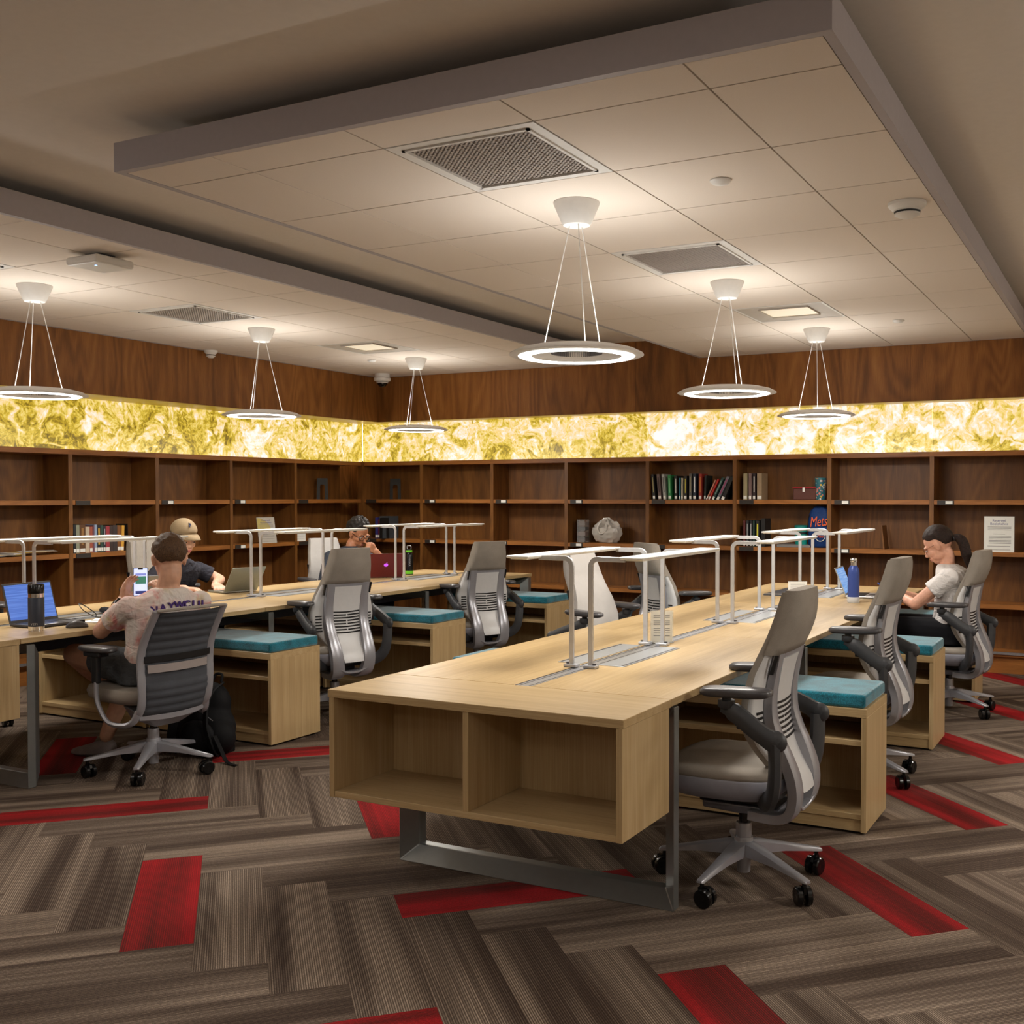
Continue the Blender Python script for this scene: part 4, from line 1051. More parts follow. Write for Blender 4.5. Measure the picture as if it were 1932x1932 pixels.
# --- man with the phone, seen from behind
b = (-4.45, 3.90, 0)
man, T = person('person', 'person seen from behind in a tie-dye shirt and grey shorts, holding a phone', b,
    [((-4.50, 3.89, .47), .16, .10, 172), ((-4.48, 3.89, .56), .160, .11, 172), ((-4.475, 3.90, .66), .145, .10, 170), ((-4.465, 3.92, .76), .172, .105, 166), ((-4.45, 3.93, .85), .182, .10, 163), ((-4.44, 3.935, .905), .155, .08, 162), ((-4.435, 3.94, .945), .07, .058, 160)],
    (-4.46, 3.965, 1.092), 152, -14,
    [((-4.50, 3.755, .865), (-4.73, 3.765, .725), (-4.81, 3.965, .865)), ((-4.39, 4.105, .870), (-4.57, 4.24, .70), (-4.72, 4.16, .86))],
    [((-4.50, 3.81, .54), (-4.98, 3.80, .585), (-5.02, 4.10, .33)), ((-4.46, 3.98, .54), (-4.88, 4.10, .50), (-4.99, 4.00, .11))],
    SK1, shirt=tie_dye(), sleeve=.62, pants=fabric('grey_shorts', (70, 72, 74), .06, 300, folds=.5), pants_to=.55, eyes=True,
    shoes=[((-5.02, 4.00, 0), (-.85, -.25, 0), fabric('knit_sneaker', (128, 116, 112), .1, 500)), ],
    hands=[((-4.81, 3.965, .865), (-.10, .45, .9), (.75, .3, -.1), .30, -1, .2), ((-4.72, 4.16, .86), (-.25, -.2, .8), (-.7, -.2, .1), .8, 1, .9)], k=1.04, upper=.046, neck=.97)
hair_shell(T, lambda a: (.62 if abs(a) < .6 else lerp(.62, -.02, min(1, (abs(a) - .6) / .5)) if abs(a) < 1.25 else lerp(-.02, .12, (abs(a) - 1.25) / .3) if abs(a) < 1.55 else lerp(.12, -.62, min(1, (abs(a) - 1.55) / .45)) if abs(a) < 2.0 else -.68), .008, .0016, 5, .012).build('hair', hair_mat('hair_brown', (50, 35, 23), (112, 82, 55)), man, smooth=180)
w = MB(); wr = V3((-4.795, 3.925, .838)) - V3(b); dv = V3((-.08, .20, .14)).normalized(); xx = dv.cross(V3((0, 0, 1))).normalized(); yy = dv.cross(xx)
w.flat([wr + (xx * math.cos(t) + yy * math.sin(t)) * .032 for t in [2 * PI * i / 20 for i in range(20)]], .004, .022, upv=tuple(dv), closed=True)
wt = w.build('watch', M['black'], man, smooth=60)
f = MB(); cc = wr - V3((-.6, .5, -.55)).normalized() * .0 + (V3((.65, -.55, .35)) - dv * V3((.65, -.55, .35)).dot(dv)).normalized() * .034
nn = (cc - wr).normalized(); sx = nn.cross(dv)
f.loft([[cc + dv * (a * .02) + sx * (c_ * .018) + nn * h_ for a, c_ in ((-1, -1), (1, -1), (1, 1), (-1, 1))] for h_ in (-.003, .006)])
f.build('watch_face', M['blackg'], wt, bevel=.003)
purple = plain('purple_print', (66, 38, 110), .8)
for i, ch in enumerate('NAYWCLU'):
    t = (i - 3) / 3; a = rad(160 + 180) + t * -.72
    zc = .852 + .012 * (1 - t * t) + .006 * t
    cpos = V3((-4.445, 3.93, zc)); fdir = V3((math.cos(rad(160)), math.sin(rad(160)), 0)); rdir = V3((math.sin(rad(160)), -math.cos(rad(160)), 0))
    lx = -t * .125 - .028; dep = .104 * (max(0, 1 - (abs(lx) / .205) ** 2)) ** .5 + .004
    p = cpos + rdir * (-lx) * -1 * -1 - fdir * dep
    p = cpos + rdir * (t * .125 + .028) - fdir * dep
    nrm = (-fdir + rdir * (t * .45)).normalized()
    text_mesh('shirt_letter', ch, .050, purple, man, face_matrix(tuple(p - V3(b)), tuple(nrm)), .004, 1.0, bold=.0015)
# phone in his hands
e = empty('smartphone', (-4.80, 4.075, .955), 0, 'black smartphone with lit screen held by the man in the tie-dye shirt', 'phone')
F = face_matrix((0, 0, 0), (.70, -.62, .22))
MB().box(-.038, .038, -.078, .078, -.004, .004, T=F).build('case', M['black'], e, bevel=.003, seg=2)
MB().box(-.034, .034, -.074, .074, .0042, .0048, T=F).build('screen', emissive('phone_screen', (196, 208, 246), 1.0), e)
MB().box(-.026, .028, -.012, .030, .005, .0053, T=F).build('picture', emissive('phone_green', (60, 120, 100), .7), e)
MB().box(-.026, .028, .034, .046, .005, .0053, T=F).build('text_lines', emissive('phone_blue', (120, 130, 200), .8), e)
MB().box(-.026, .028, -.066, -.050, .005, .0053, T=F).build('text_lines', emissive('phone_blue2', (50, 60, 120), .6), e)
MB().box(-.012, .012, .066, .074, .005, .0056, T=F).build('notch', M['black'], e)

# --- person in the tan cap
b = (-6.25, 5.58, 0)
capm, T = person('person', 'person in a tan cap and charcoal polo shirt typing on a silver laptop', b,
    [((-6.28, 5.58, .47), .155, .10, 0), ((-6.27, 5.58, .57), .155, .11, 0), ((-6.22, 5.59, .68), .145, .105, 0), ((-6.17, 5.60, .79), .165, .11, 0), ((-6.13, 5.60, .88), .17, .10, -3), ((-6.11, 5.595, .925), .14, .08, -5), ((-6.09, 5.59, .965), .06, .052, -5)],
    (-6.045, 5.585, 1.115), -10, -16,
    [((-6.12, 5.765, .885), (-6.02, 5.90, .80), (-5.86, 5.70, .785)), ((-6.13, 5.44, .885), (-6.10, 5.28, .755), (-5.90, 5.46, .772))],
    [((-6.27, 5.49, .53), (-5.86, 5.46, .54), (-5.90, 5.48, .10)), ((-6.27, 5.67, .53), (-5.86, 5.70, .54), (-5.90, 5.70, .10))],
    SK2, jaw=.98, shirt=fabric('charcoal_polo', (52, 52, 60), .05, 400, folds=.5), sleeve=.62, pants=fabric('black_trousers', (24, 24, 28), .05, 300), pants_to=1,
    hands=[((-5.86, 5.70, .785), (.6, -.35, -.1), (0, 0, -1), .55, -1, .5), ((-5.90, 5.46, .772), (.9, .30, -.06), (0, 0, -1), .45, 1, .5)], lip=(196, 112, 112), k=.95)
hair_shell(T, lambda a: .75 if abs(a) < 1.0 else (-.12 if abs(a) < 2.0 else -.45), .006, .001, 3, .0).build('hair', hair_mat('hair_black', (14, 12, 12), (40, 34, 30)), capm, smooth=180)
tan = fabric('tan_twill', (140, 121, 94), .05, 500)
cp = hair_shell(T, lambda a: .16 if abs(a) < 1.2 else .06, .016, 0, 3, .012).build('cap', tan, capm, smooth=180)
br = []
for i in range(13):
    t = -1.15 + 2.3 * i / 12
    xi, yi = .086 * math.sin(t), -.014 + .108 * math.cos(t)
    ext = .072 * max(0, math.cos(t * 1.28)) ** .6
    zi = .060 - .018 * (t / 1.15) ** 2
    br.append([(xi, yi, zi), (xi * 1.02, yi + ext * .5, zi - .004), (xi * 1.0, yi + ext, zi - .018 - .014 * (t / 1.15) ** 2), (xi * 1.0, yi + ext, zi - .022 - .014 * (t / 1.15) ** 2), (xi * 1.02, yi + ext * .5, zi - .009), (xi, yi, zi - .006)])
MB().loft([[T @ V3(p) for p in r] for r in br]).build('cap_brim', tan, cp, smooth=180)
lg = MB()
for pth in (((-.012, 0), (-.010, .020), (.000, .004), (.006, .022)), ((.004, .016), (.010, .002), (.013, -.010)), ((-.006, .006), (.004, -.006), (.008, -.014))):
    P = []
    for u_, v_ in pth:
        el = .86 + v_ * 9; az_ = .12 + u_ * 9
        d = V3((math.sin(az_) * math.cos(el), math.cos(az_) * math.cos(el), math.sin(el))); P.append(T @ (V3((0, -.014, .032)) + V3((d.x * .077, d.y * .094, d.z * .088)) + d * .027))
    lg.tube(P, .0028, 6)
lg.build('cap_emblem', plain('emblem_navy', (30, 36, 66), .6), cp)
MB().ell((.175, -.065, .86), (.004, .007, .014)).build('shirt_emblem', M['paper'], capm)

# --- man in glasses
b = (-6.10, 7.30, 0)
gm, T = person('person', 'person with curly black hair and glasses in a dark grey shirt, fist at mouth', b,
    [((-6.14, 7.30, .47), .155, .10, 0), ((-6.13, 7.30, .57), .155, .11, 0), ((-6.12, 7.31, .68), .15, .11, 0), ((-6.11, 7.32, .80), .175, .115, 0), ((-6.09, 7.33, .895), .18, .105, 0), ((-6.075, 7.335, .94), .15, .085, 0), ((-6.035, 7.345, .985), .060, .053, 0)],
    (-5.985, 7.375, 1.095), -12, -24,
    [((-6.11, 7.15, .90), (-6.10, 7.05, .60), (-5.90, 7.15, .765)), ((-6.07, 7.51, .90), (-5.80, 7.52, .79), (-5.835, 7.42, .945))],
    [((-6.13, 7.21, .53), (-5.72, 7.18, .54), (-5.76, 7.2, .10)), ((-6.13, 7.39, .53), (-5.72, 7.42, .54), (-5.76, 7.42, .10))],
    SK3, jaw=.96, shirt=fabric('heather_grey_shirt', (62, 66, 76), .14, 700, folds=.5), sleeve=.7, pants=fabric('black_trousers2', (24, 24, 28), .05, 300), pants_to=1,
    hands=[((-5.84, 7.42, .940), (-.05, -.65, .45), (-.9, .1, -.1), 1.25, 1, .8), ((-5.90, 7.15, .765), (.9, .3, 0), (0, 0, -1), .4, 1, .5)], lip=(150, 92, 80), neck=.86)
hair_shell(T, lambda a: .55 if abs(a) < .75 else (lerp(.55, -.05, (abs(a) - .75) / .35) if abs(a) < 1.1 else (-.05 if abs(a) < 1.45 else (.1 if abs(a) < 1.75 else -.55))), .016, .0038, 9, .022).build('hair', hair_mat('hair_curly_black', (12, 10, 10), (56, 50, 46), (160, 160, 160)), gm, smooth=180)
def glasses(root, T, mat, r=.021, th=.0022, square=True):
    g = MB()
    for s in (-1, 1):
        P = []
        for i in range(18):
            t = 2 * PI * i / 18; c, s_ = math.cos(t), math.sin(t); q_ = .7 if square else 1
            P.append(T @ V3((s * .033 + abs(c) ** q_ * (1 if c > 0 else -1) * r * 1.15, .098 - .006 * abs(c), -.002 + abs(s_) ** q_ * (1 if s_ > 0 else -1) * r * .85)))
        g.tube(P, th, 6, closed=True)
        g.tube([T @ V3(p) for p in ((s * .058, .094, .006), (s * .074, .06, .008), (s * .080, .0, .010))], th, 6)
    g.tube([T @ V3(p) for p in ((-.010, .099, .004), (0, .102, .006), (.010, .099, .004))], th, 6)
    return g.build('glasses', mat, root, smooth=60)
glasses(gm, T, M['blackg'], .0215, .0026)
bd = MB(); bd.ell((0, .050, -.083), (.036, .036, .0285), T); bd.ell((0, .090, -.0495), (.022, .0055, .004), T)
bd.build('stubble', plain('stubble_dark', (108, 74, 54), .8), gm, smooth=180)

# --- woman in the white shirt
b = (-1.06, 7.38, 0)
wm, T = person('person', 'person with a dark ponytail and glasses in a white shirt looking down at a phone', b,
    [((-1.06, 7.38, .46), .17, .10, 178), ((-1.06, 7.38, .55), .16, .105, 178), ((-1.045, 7.38, .66), .14, .10, 178), ((-1.03, 7.38, .77), .155, .11, 178), ((-1.035, 7.385, .88), .17, .10, 178), ((-1.05, 7.385, .935), .14, .085, 178), ((-1.075, 7.385, .97), .05, .048, 178)],
    (-1.135, 7.385, 1.095), 178, -30,
    [((-1.04, 7.22, .90), (-1.25, 7.19, .715), (-1.40, 7.33, .770)), ((-1.04, 7.55, .90), (-1.24, 7.59, .70), (-1.40, 7.43, .770))],
    [((-1.04, 7.29, .53), (-1.50, 7.29, .545), (-1.47, 7.31, .09)), ((-1.04, 7.47, .53), (-1.50, 7.48, .545), (-1.47, 7.46, .09))],
    SK4, jaw=.9, shirt=fabric('white_tshirt', (218, 214, 212), .03, 400, folds=.5), sleeve=.52, pants=fabric('black_trousers3', (22, 22, 26), .05, 300), pants_to=1,
    hands=[((-1.40, 7.33, .770), (-.75, .35, .12), (.1, .3, .8), .8, -1, .7, .1, .92), ((-1.40, 7.43, .770), (-.75, -.25, .12), (.1, -.3, .8), .8, 1, .7, .1, .92)], k=.88, lip=(186, 104, 104), brow=(50, 36, 28), upper=.048, neck=.88)
hm = hair_mat('hair_dark_brown', (20, 13, 11), (56, 38, 30), (60, 300, 300))
hair_shell(T, lambda a: .52 if abs(a) < .7 else (lerp(.52, .16, (abs(a) - .7) / .4) if abs(a) < 1.1 else (.16 if abs(a) < 1.62 else lerp(.16, -.62, min(1, (abs(a) - 1.62) / .4)))), .008, .0008, 4, .010).build('hair', hm, wm, smooth=180)
pt = MB(); P = smooth_path([T @ V3((0, -.100, -.005)), T @ V3((0, -.128, -.012)), T @ V3((0, -.145, -.05)), T @ V3((0, -.130, -.10)) + V3((0.01, 0, -.01)), T @ V3((0, -.10, -.145)) + V3((.025, 0, -.01)), T @ V3((0, -.075, -.18)) + V3((.04, 0, -.02))], 4)
pt.sweep(P, CIRC, [lerp(.016, .034, min(1, i / 7)) * (1 if i < 14 else lerp(1, .25, (i - 14) / 7)) for i in range(len(P))]); pt.build('ponytail', hm, wm, smooth=180)
MB().tube([T @ V3((.020 * math.cos(t), -.112, -.008 + .020 * math.sin(t))) for t in [2 * PI * i / 12 for i in range(12)]], .006, 8, closed=True).build('hair_tie', M['black'], wm, smooth=180)
glasses(wm, T, plain('glasses_wire', (120, 84, 70), .25, .8), .020, .0011, False)
e = empty('smartphone', (-1.485, 7.38, .795), 0, 'small blue-edged phone in the hands of the woman in white', 'phone')
F = face_matrix((0, 0, 0), (.55, 0, .83))
MB().box(-.036, .036, -.072, .072, -.004, .004, T=F).build('case', plain('phone_blue_case', (60, 90, 170), .4), e, bevel=.003)
MB().box(-.033, .033, -.069, .069, .0042, .0048, T=F).build('screen', M['blackg'], e)
capm.location.x -= .035; capm.location.y -= .045
wm.location.x -= .02
# ================================================================== THINGS ON TABLES AND FLOOR
ZT = .7352
def laptop(name, label, loc, rz, w, d, lid_h, tilt, body, lidc, screen, kb=None):
    """hinge at local y=0, base towards +Y (the user), lid leaning back to -Y"""
    e = empty(name, (loc[0], loc[1], ZT), rz, label, 'laptop')
    MB().box(-w / 2, w / 2, 0, d, .003, .016).build('base', body, e, bevel=.003, seg=2)
    k = MB(); rows = 5; n = 14
    for r in range(rows):
        for c in range(n):
            x = -w * .44 + c * w * .88 / n; y = d * .10 + r * d * .48 / rows
            k.box(x + .001, x + w * .88 / n - .001, y, y + d * .48 / rows - .002, .016, .0175)
    kk = k.build('keyboard', kb or M['black'], e)
    MB().box(-w * .16, w * .16, d * .66, d * .95, .016, .0165).build('touchpad', plain('touchpad', (60, 62, 66), .3), e)
    T = Matrix.Translation((0, .0, .014)) @ Matrix.Rotation(rad(tilt), 4, 'X')
    l = MB().box(-w / 2, w / 2, -.004, .003, 0, lid_h, T=T).build('lid', lidc, e, bevel=.002, seg=2)
    MB().box(-w / 2 + .008, w / 2 - .008, .0031, .0042, .016, lid_h - .01, T=T).build('screen', screen, l)
    MB().box(-.012, -.008, -.003, .0, -.003, .004).box(.008, .012, -.003, .0, -.003, .004).build('hinge', M['dgrey'], e)
    return e, T
def screen_mat(name, c1, c2):
    m = NT(name); v = m.coords('Object', (1, 1, 60)); n = m.noise(v, 3.0, 2, .5)
    c = m.ramp(n.outputs[0], [(.45, srgb(*c1)), (.62, srgb(*c2))])
    m.l.new(c, m.b.inputs['Emission Color']); m.b.inputs['Emission Strength'].default_value = 1.0; m.base((.02, .02, .03, 1)); m.set(Roughness=.2)
    return m.mat
la, T = laptop('laptop', 'large dark laptop with a blue screen beside the navy tumbler on the left table', (-5.25, 3.765), rad(-90 + 4), .30, .20, .215, 16, M['dgrey'], M['dgrey'], screen_mat('screen_blue', (70, 110, 196), (92, 132, 214)))
MB().box(.02, .10, .185, .20, .0162, .0168).build('sticker', M['paper'], la)
laptop('laptop', 'slim silver laptop turned away, in front of the person in the tan cap', (-5.665, 5.67), rad(90 - 12), .27, .20, .205, 34, plain('laptop_silver', (170, 172, 166), .3, .6), plain('laptop_lid_silver', (164, 170, 162), .28, .65), screen_mat('screen_grey', (180, 190, 200), (220, 225, 230)))
lr, T = laptop('laptop', 'dark red laptop with a small purple emblem, beside the black and green bottle', (-5.60, 7.24), rad(90 - 38), .30, .21, .205, 20, plain('laptop_red', (96, 26, 26), .4), plain('laptop_red_lid', (104, 30, 30), .42), screen_mat('screen_grey2', (120, 130, 150), (160, 165, 180)))
em = MB()
for c, r in (((-.006, 0), .012), ((.006, 0), .012), ((-.005, -.006), .010), ((.005, -.006), .010)):
    em.prism([(c[0] + r * math.cos(2 * PI * i / 16), .105 + c[1] + r * math.sin(2 * PI * i / 16)) for i in range(16)], -.0052, -.0042, 'xz', T=T)
em.prism([(.001, .119), (.006, .120), (.010, .130), (.005, .128)], -.0052, -.0042, 'xz', T=T)
em.build('emblem', emissive('purple_emblem', (190, 90, 220), .8), lr)
laptop('laptop', 'open silver laptop in front of the woman in white, lid towards the desk lights', (-1.735, 7.36), rad(-90 + 4), .30, .205, .20, 22, plain('laptop_silver2', (200, 202, 204), .3, .6), plain('laptop_lid3', (176, 178, 176), .3, .6), screen_mat('screen_lightblue', (110, 160, 222), (150, 186, 232)))
laptop('laptop', 'open laptop at the left of the man with the phone, mostly hidden by him', (-5.66, 4.86), rad(90 - 22), .26, .18, .20, 34, M['dgrey'], plain('laptop_lid4', (150, 152, 156), .35, .5), screen_mat('screen_grey3', (120, 130, 150), (160, 165, 180)))
# bottles
def lathe_thing(name, label, cat, loc, parts, group=None, smooth=40):
    e = empty(name, loc, 0, label, cat, group)
    for pn, prof, mat in parts: MB().lathe(prof, 36).build(pn, mat, e, smooth=smooth)
    return e
tm = lathe_thing('tumbler', 'navy insulated tumbler with black lid and steel bands on the left table', 'tumbler', (-4.985, 3.585, ZT), [
    ('body', [(.0, .0), (.037, .0), (.0375, .022)], M['chrome']), ('sleeve', [(.0378, .022), (.0384, .03), (.0384, .168), (.0375, .17)], plain('navy_powdercoat', (42, 48, 62), .45, .1)),
    ('band', [(.0375, .17), (.0375, .190)], M['chrome']), ('lid', [(.038, .19), (.0385, .193), (.0385, .232), (.035, .238), (0, .238)], M['blackg'])])
text_mesh('printed_word', 'YETI', .014, M['alu'], tm, face_matrix((.0245, -.0305, .035), (.63, -.78, 0)), .0003, 1.2)
bg = lathe_thing('water_bottle', 'black water bottle with bright green bands and a loop cap, left table', 'bottle', (-5.66, 7.66, ZT), [
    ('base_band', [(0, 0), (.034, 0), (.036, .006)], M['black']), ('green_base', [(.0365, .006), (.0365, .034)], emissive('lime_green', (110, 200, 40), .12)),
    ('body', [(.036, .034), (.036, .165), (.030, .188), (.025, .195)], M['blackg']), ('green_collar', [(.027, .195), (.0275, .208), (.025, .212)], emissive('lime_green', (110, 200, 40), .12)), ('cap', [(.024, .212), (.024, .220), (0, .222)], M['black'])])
MB().tube(smooth_path([(-.018, 0, .218), (-.022, 0, .238), (-.016, 0, .250), (.016, 0, .250), (.022, 0, .238), (.018, 0, .218)], 4), .0035, 8).build('carry_loop', M['alu'], bg, smooth=60)
text_mesh('printed_word', 'HYDRA', .022, M['alu'], bg, face_matrix((.0235, -.0278, .11), (.64, -.76, 0)) @ Matrix.Rotation(-PI / 2, 4, 'Z'), .0003)
bb = lathe_thing('water_bottle', 'tall blue metal bottle with silver cap on the near table', 'bottle', (-1.608, 6.93, ZT), [
    ('boot', [(0, 0), (.036, 0), (.039, .006), (.0395, .030), (.0365, .038)], plain('silicone_grey', (196, 198, 200), .6)), ('body', [(.0368, .036), (.0368, .195), (.034, .215), (.024, .235), (.020, .24)], plain('matte_blue', (52, 74, 146), .4, .15)),
    ('neck', [(.020, .24), (.020, .262)], M['chrome']), ('cap', [(.022, .262), (.023, .264), (.023, .282), (.020, .286), (0, .287)], M['chrome'])])
# mouse, cables, pouch, notebook
ms = empty('computer_mouse', (-4.915, 3.765, ZT), rad(-35), 'dark grey computer mouse between the tumbler and the notebook', 'mouse')
rings = []
for t, w, h in ((-.052, .006, .008), (-.048, .022, .016), (-.03, .031, .032), (0, .033, .040), (.03, .031, .032), (.05, .024, .018), (.056, .008, .008)):
    rings.append([(w * math.cos(a) * (1 if math.sin(a) >= 0 else .9), t, max(0, h * math.sin(a)) if math.sin(a) > 0 else 0.0) for a in [2 * PI * i / 16 for i in range(16)]])
MB().loft(rings).build('shell', plain('mouse_grey', (78, 76, 76), .4), ms, smooth=180)
MB().box(-.0015, .0015, .015, .040, .024, .038).build('scroll_wheel', M['black'], ms)
nb = empty('spiral_notebook', (-5.03, 4.01, ZT), rad(20), 'open spiral notebook next to the man with the phone', 'notebook')
MB().box(-.07, .07, -.09, .09, 0, .006).build('pages', M['paper'], nb, bevel=.001)
MB().box(-.05, .06, -.02, .08, .0062, .009, T=Matrix.Rotation(.3, 4, 'Z')).build('loose_sheet', M['paper'], nb)
sp = MB()
for i in range(16): sp.tube([(-.072 + .003 * math.cos(t), -.085 + i * .0113, .004 + .004 * math.sin(t)) for t in [2 * PI * k / 8 for k in range(8)]], .0007, 4, closed=True)
sp.build('spiral_wire', M['dgrey'], nb)
pc = empty('pencil_case', (-5.32, 4.30, ZT), rad(70), 'long black zip pouch lying by the channel of the left table', 'pouch')
MB().loft([[(x * s_, y, z * s_ + .016 * (1 - s_)) for x, z in ((-.028, .004), (-.014, 0), (.014, 0), (.028, .004), (.028, .020), (.016, .031), (-.016, .031), (-.028, .020))] for y, s_ in ((-.13, .5), (-.12, .9), (0, 1), (.11, .9), (.125, .5))]).build('body', fabric('black_nylon', (28, 28, 31), .1, 500), pc, smooth=60)
MB().tube([(0, -.115, .031), (0, 0, .033), (0, .105, .031)], .0018, 6).build('zip', M['dgrey'], pc)
pw = empty('power_adapter', (-5.16, 4.28, ZT), rad(30), 'black laptop power brick with looping cable on the left table', 'power adapter')
MB().box(-.03, .03, -.06, .06, 0, .026).build('brick', M['black'], pw, bevel=.004, seg=2)
MB().tube(smooth_path([(0, -.06, .012), (-.03, -.12, .006), (-.10, -.17, .01), (-.16, -.20, .05), (-.20, -.16, .085), (-.17, -.10, .05), (-.14, -.08, .006), (-.20, -.20, .004), (-.24, -.26, .004)], 6), .0028, 6).build('cable', M['black'], pw, smooth=60)
MB().tube(smooth_path([(0, .06, .012), (-.04, .12, .004), (-.02, .20, .004), (.03, .24, .004)], 6), .0028, 6).build('cable', M['black'], pw, smooth=60)
# desk signs
M['acrylic'] = (lambda m: (m.set(Roughness=.05), m.base((.95, .97, .97, 1)), setattr(m.b.inputs['Transmission Weight'], 'default_value', .85), m.mat)[-1])(NT('clear_acrylic'))
M['ink'] = plain('printed_ink', (70, 70, 82), .8)
def sheet(parent, w, h, mat, F, lines, ink=None, head=None):
    MB().box(-w / 2, w / 2, 0, h, 0, .001, T=F).build('sheet', mat, parent)
    g = MB()
    for (y, x0, x1) in lines: g.box(-w / 2 + x0 * w, -w / 2 + x1 * w, y * h, y * h + .012 * h, .0012, .0016, T=F)
    g.build('text_lines', ink or M['ink'], parent)
def card(name, label, loc, n, w, h, mat, lines, lean=0.0, cat='sign'):
    e = empty(name, loc, 0, label, cat)
    F = face_matrix((0, 0, .0), (n[0], n[1], lean))
    sheet(e, w, h, mat, F, lines); return e, F
LN = [(y, .12, .88) for y in (.86, .80, .68, .62, .56, .44, .38, .32, .2)]
s1, F = card('acrylic_sign', 'clear acrylic sign stand with small print behind the near desk light', (-1.965, 4.62, .737), (.45, -.89), .10, .145, plain('sign_sheet', (206, 200, 184), .5), LN)
MB().box(-.055, .055, 0, .15, -.003, -.0005, T=F).build('holder', M['acrylic'], s1); MB().box(-.055, .055, 0, .003, -.03, .03, T=F).build('foot', M['acrylic'], s1)
s2, F = card('acrylic_sign', 'white printed card standing on the near table behind the nearest chair', (-1.99, 6.98, .737), (.45, -.89), .125, .115, M['paper'], LN)
MB().box(-.064, .064, 0, .12, -.003, -.0005, T=F).build('holder', M['acrylic'], s2)
# lifted hatch lid lying on the far part of the near table
fd = empty('hatch_lid', (-2.21, 7.45, ZT), 0, 'dark grey lifted hatch lid lying near the far desk light', 'hatch_lid')
MB().box(-.07, .07, -.30, .30, 0, .010).build('cover', plain('hatch_lid_grey', (88, 92, 100), .4, .3), fd, bevel=.002)
MB().box(-.066, .066, -.296, -.28, .0102, .014).build('lid_strip', M['alu'], fd)
# backpack under the left table
bp = empty('backpack', (-4.56, 4.32, 0), rad(10), 'black backpack slumped on the carpet against the left bench cabinet', 'backpack')
bk = fabric('black_backpack', (17, 17, 19), .12, 250, .75)
mb = MB(); mb.ell((0, 0, .14), (.16, .12, .14)); mb.ell((.0, .02, .27), (.12, .09, .12)); mb.ell((.10, -.05, .10), (.10, .08, .10)); mb.ell((-.12, -.02, .11), (.10, .09, .11)); mb.box(-.12, .12, -.08, .08, 0, .1)
mb.build('bag_body', bk, bp, remesh=.012)
mb = MB(); mb.ell((.02, -.13, .12), (.11, .045, .085)); mb.build('front_pocket', bk, bp, smooth=180)
for s in (-1, 1): MB().flat(smooth_path([(s * .05, .05, .37), (s * .08, -.10, .33), (s * .10, -.165, .20), (s * .13, -.15, .06), (s * .12, -.10, .02)], 5), .045, .010, upv=(0, 1, 0)).build('strap', bk, bp, smooth=60)
MB().flat(smooth_path([(.14, -.14, .13), (.20, -.17, .07), (.26, -.20, .012), (.34, -.23, .006)], 5), .022, .003).build('loose_strap', bk, bp, smooth=60)
MB().tube(smooth_path([(-.02, .06, .38), (-.01, .08, .42), (.03, .08, .42), (.04, .06, .38)], 4), .008, 8).build('grab_handle', bk, bp, smooth=60)
MB().tube(smooth_path([(-.09, -.09, .20), (0, -.13, .27), (.1, -.10, .20)], 5), .003, 6).build('zip', M['dgrey'], bp, smooth=60)

# ================================================================== THINGS ON THE SHELVES
YB = 9.13; S1 = 1.388; S2 = .973
def book(name, label, group, x, w, h, d, rgb, z, lean=0.0, wall='back', tagw=True, band=None, title=None, y_off=.02):
    """x = left edge along the shelf front"""
    if wall == 'back': e = empty('book', (x, YB + y_off, z), 0, label, 'book', group)
    else: e = empty('book', (-7.35 - y_off, x, z), PI / 2, label, 'book', group)
    T = Matrix.Rotation(rad(lean), 4, 'Y')
    m = plain('book_%d_%d_%d' % rgb, rgb, .55, 0, .03)
    c = MB(); c.box(0, .002, 0, d, 0, h, T=T); c.box(w - .002, w, 0, d, 0, h, T=T); c.box(0, w, -.002, .002, 0, h, T=T); c.build('cover', m, e)
    MB().box(.002, w - .002, .002, d - .004, .003, h - .004, T=T).build('pages', plain('page_block', (206, 198, 176), .9), e)
    if tagw: MB().box(w * .06, w * .94, -.003, -.0022, .008, .036, T=T).build('shelf_label', M['paper'], e)
    if band: MB().box(w * .3, w * .7, -.003, -.0022, h * .28, h * .88, T=T).build('spine_title', plain('spine_%d_%d_%d' % band, band, .6), e)
    return e
G1 = 'books in the long row on the upper shelf'
row = [('black', 1240, .024, .235, (30, 28, 28), -5, (150, 140, 90)), ('brown', 1250, .028, .235, (104, 86, 82), -5, (60, 44, 44)), ('white and grey', 1259, .024, .235, (168, 168, 162), -5, (90, 90, 90)),
       ('green', 1268, .028, .225, (40, 128, 68), -2, (120, 180, 130)), ('black with white title', 1279, .026, .220, (28, 28, 26), -1, (200, 200, 190)), ('teal', 1287, .012, .200, (40, 110, 130), 0, None),
       ('cream', 1291, .014, .200, (180, 172, 150), 0, None), ('black with yellow title', 1296, .026, .218, (34, 32, 30), 0, (190, 180, 70)), ('grey striped', 1305, .022, .238, (92, 90, 88), 0, (160, 150, 110)),
       ('dark navy with white title', 1312, .027, .238, (34, 42, 60), 0, (220, 220, 220)), ('red', 1322, .026, .235, (150, 44, 34), 0, (190, 120, 50)), ('dark green leaning', 1331, .016, .22, (26, 32, 28), 2, None),
       ('thin pink leaning', 1334, .012, .20, (180, 120, 100), 26, None), ('thin red leaning', 1338, .014, .21, (178, 40, 30), 26, None), ('dark teal leaning', 1344, .022, .225, (36, 62, 60), 26, (120, 150, 140)), ('grey and magenta leaning', 1352, .024, .235, (110, 108, 116), 26, (150, 50, 100)),
       ('black leaning at the row end', 1360, .030, .235, (26, 26, 26), 24, None)]
def px_to_x(px): return -3.98 + (px - 1240) * (.00552)
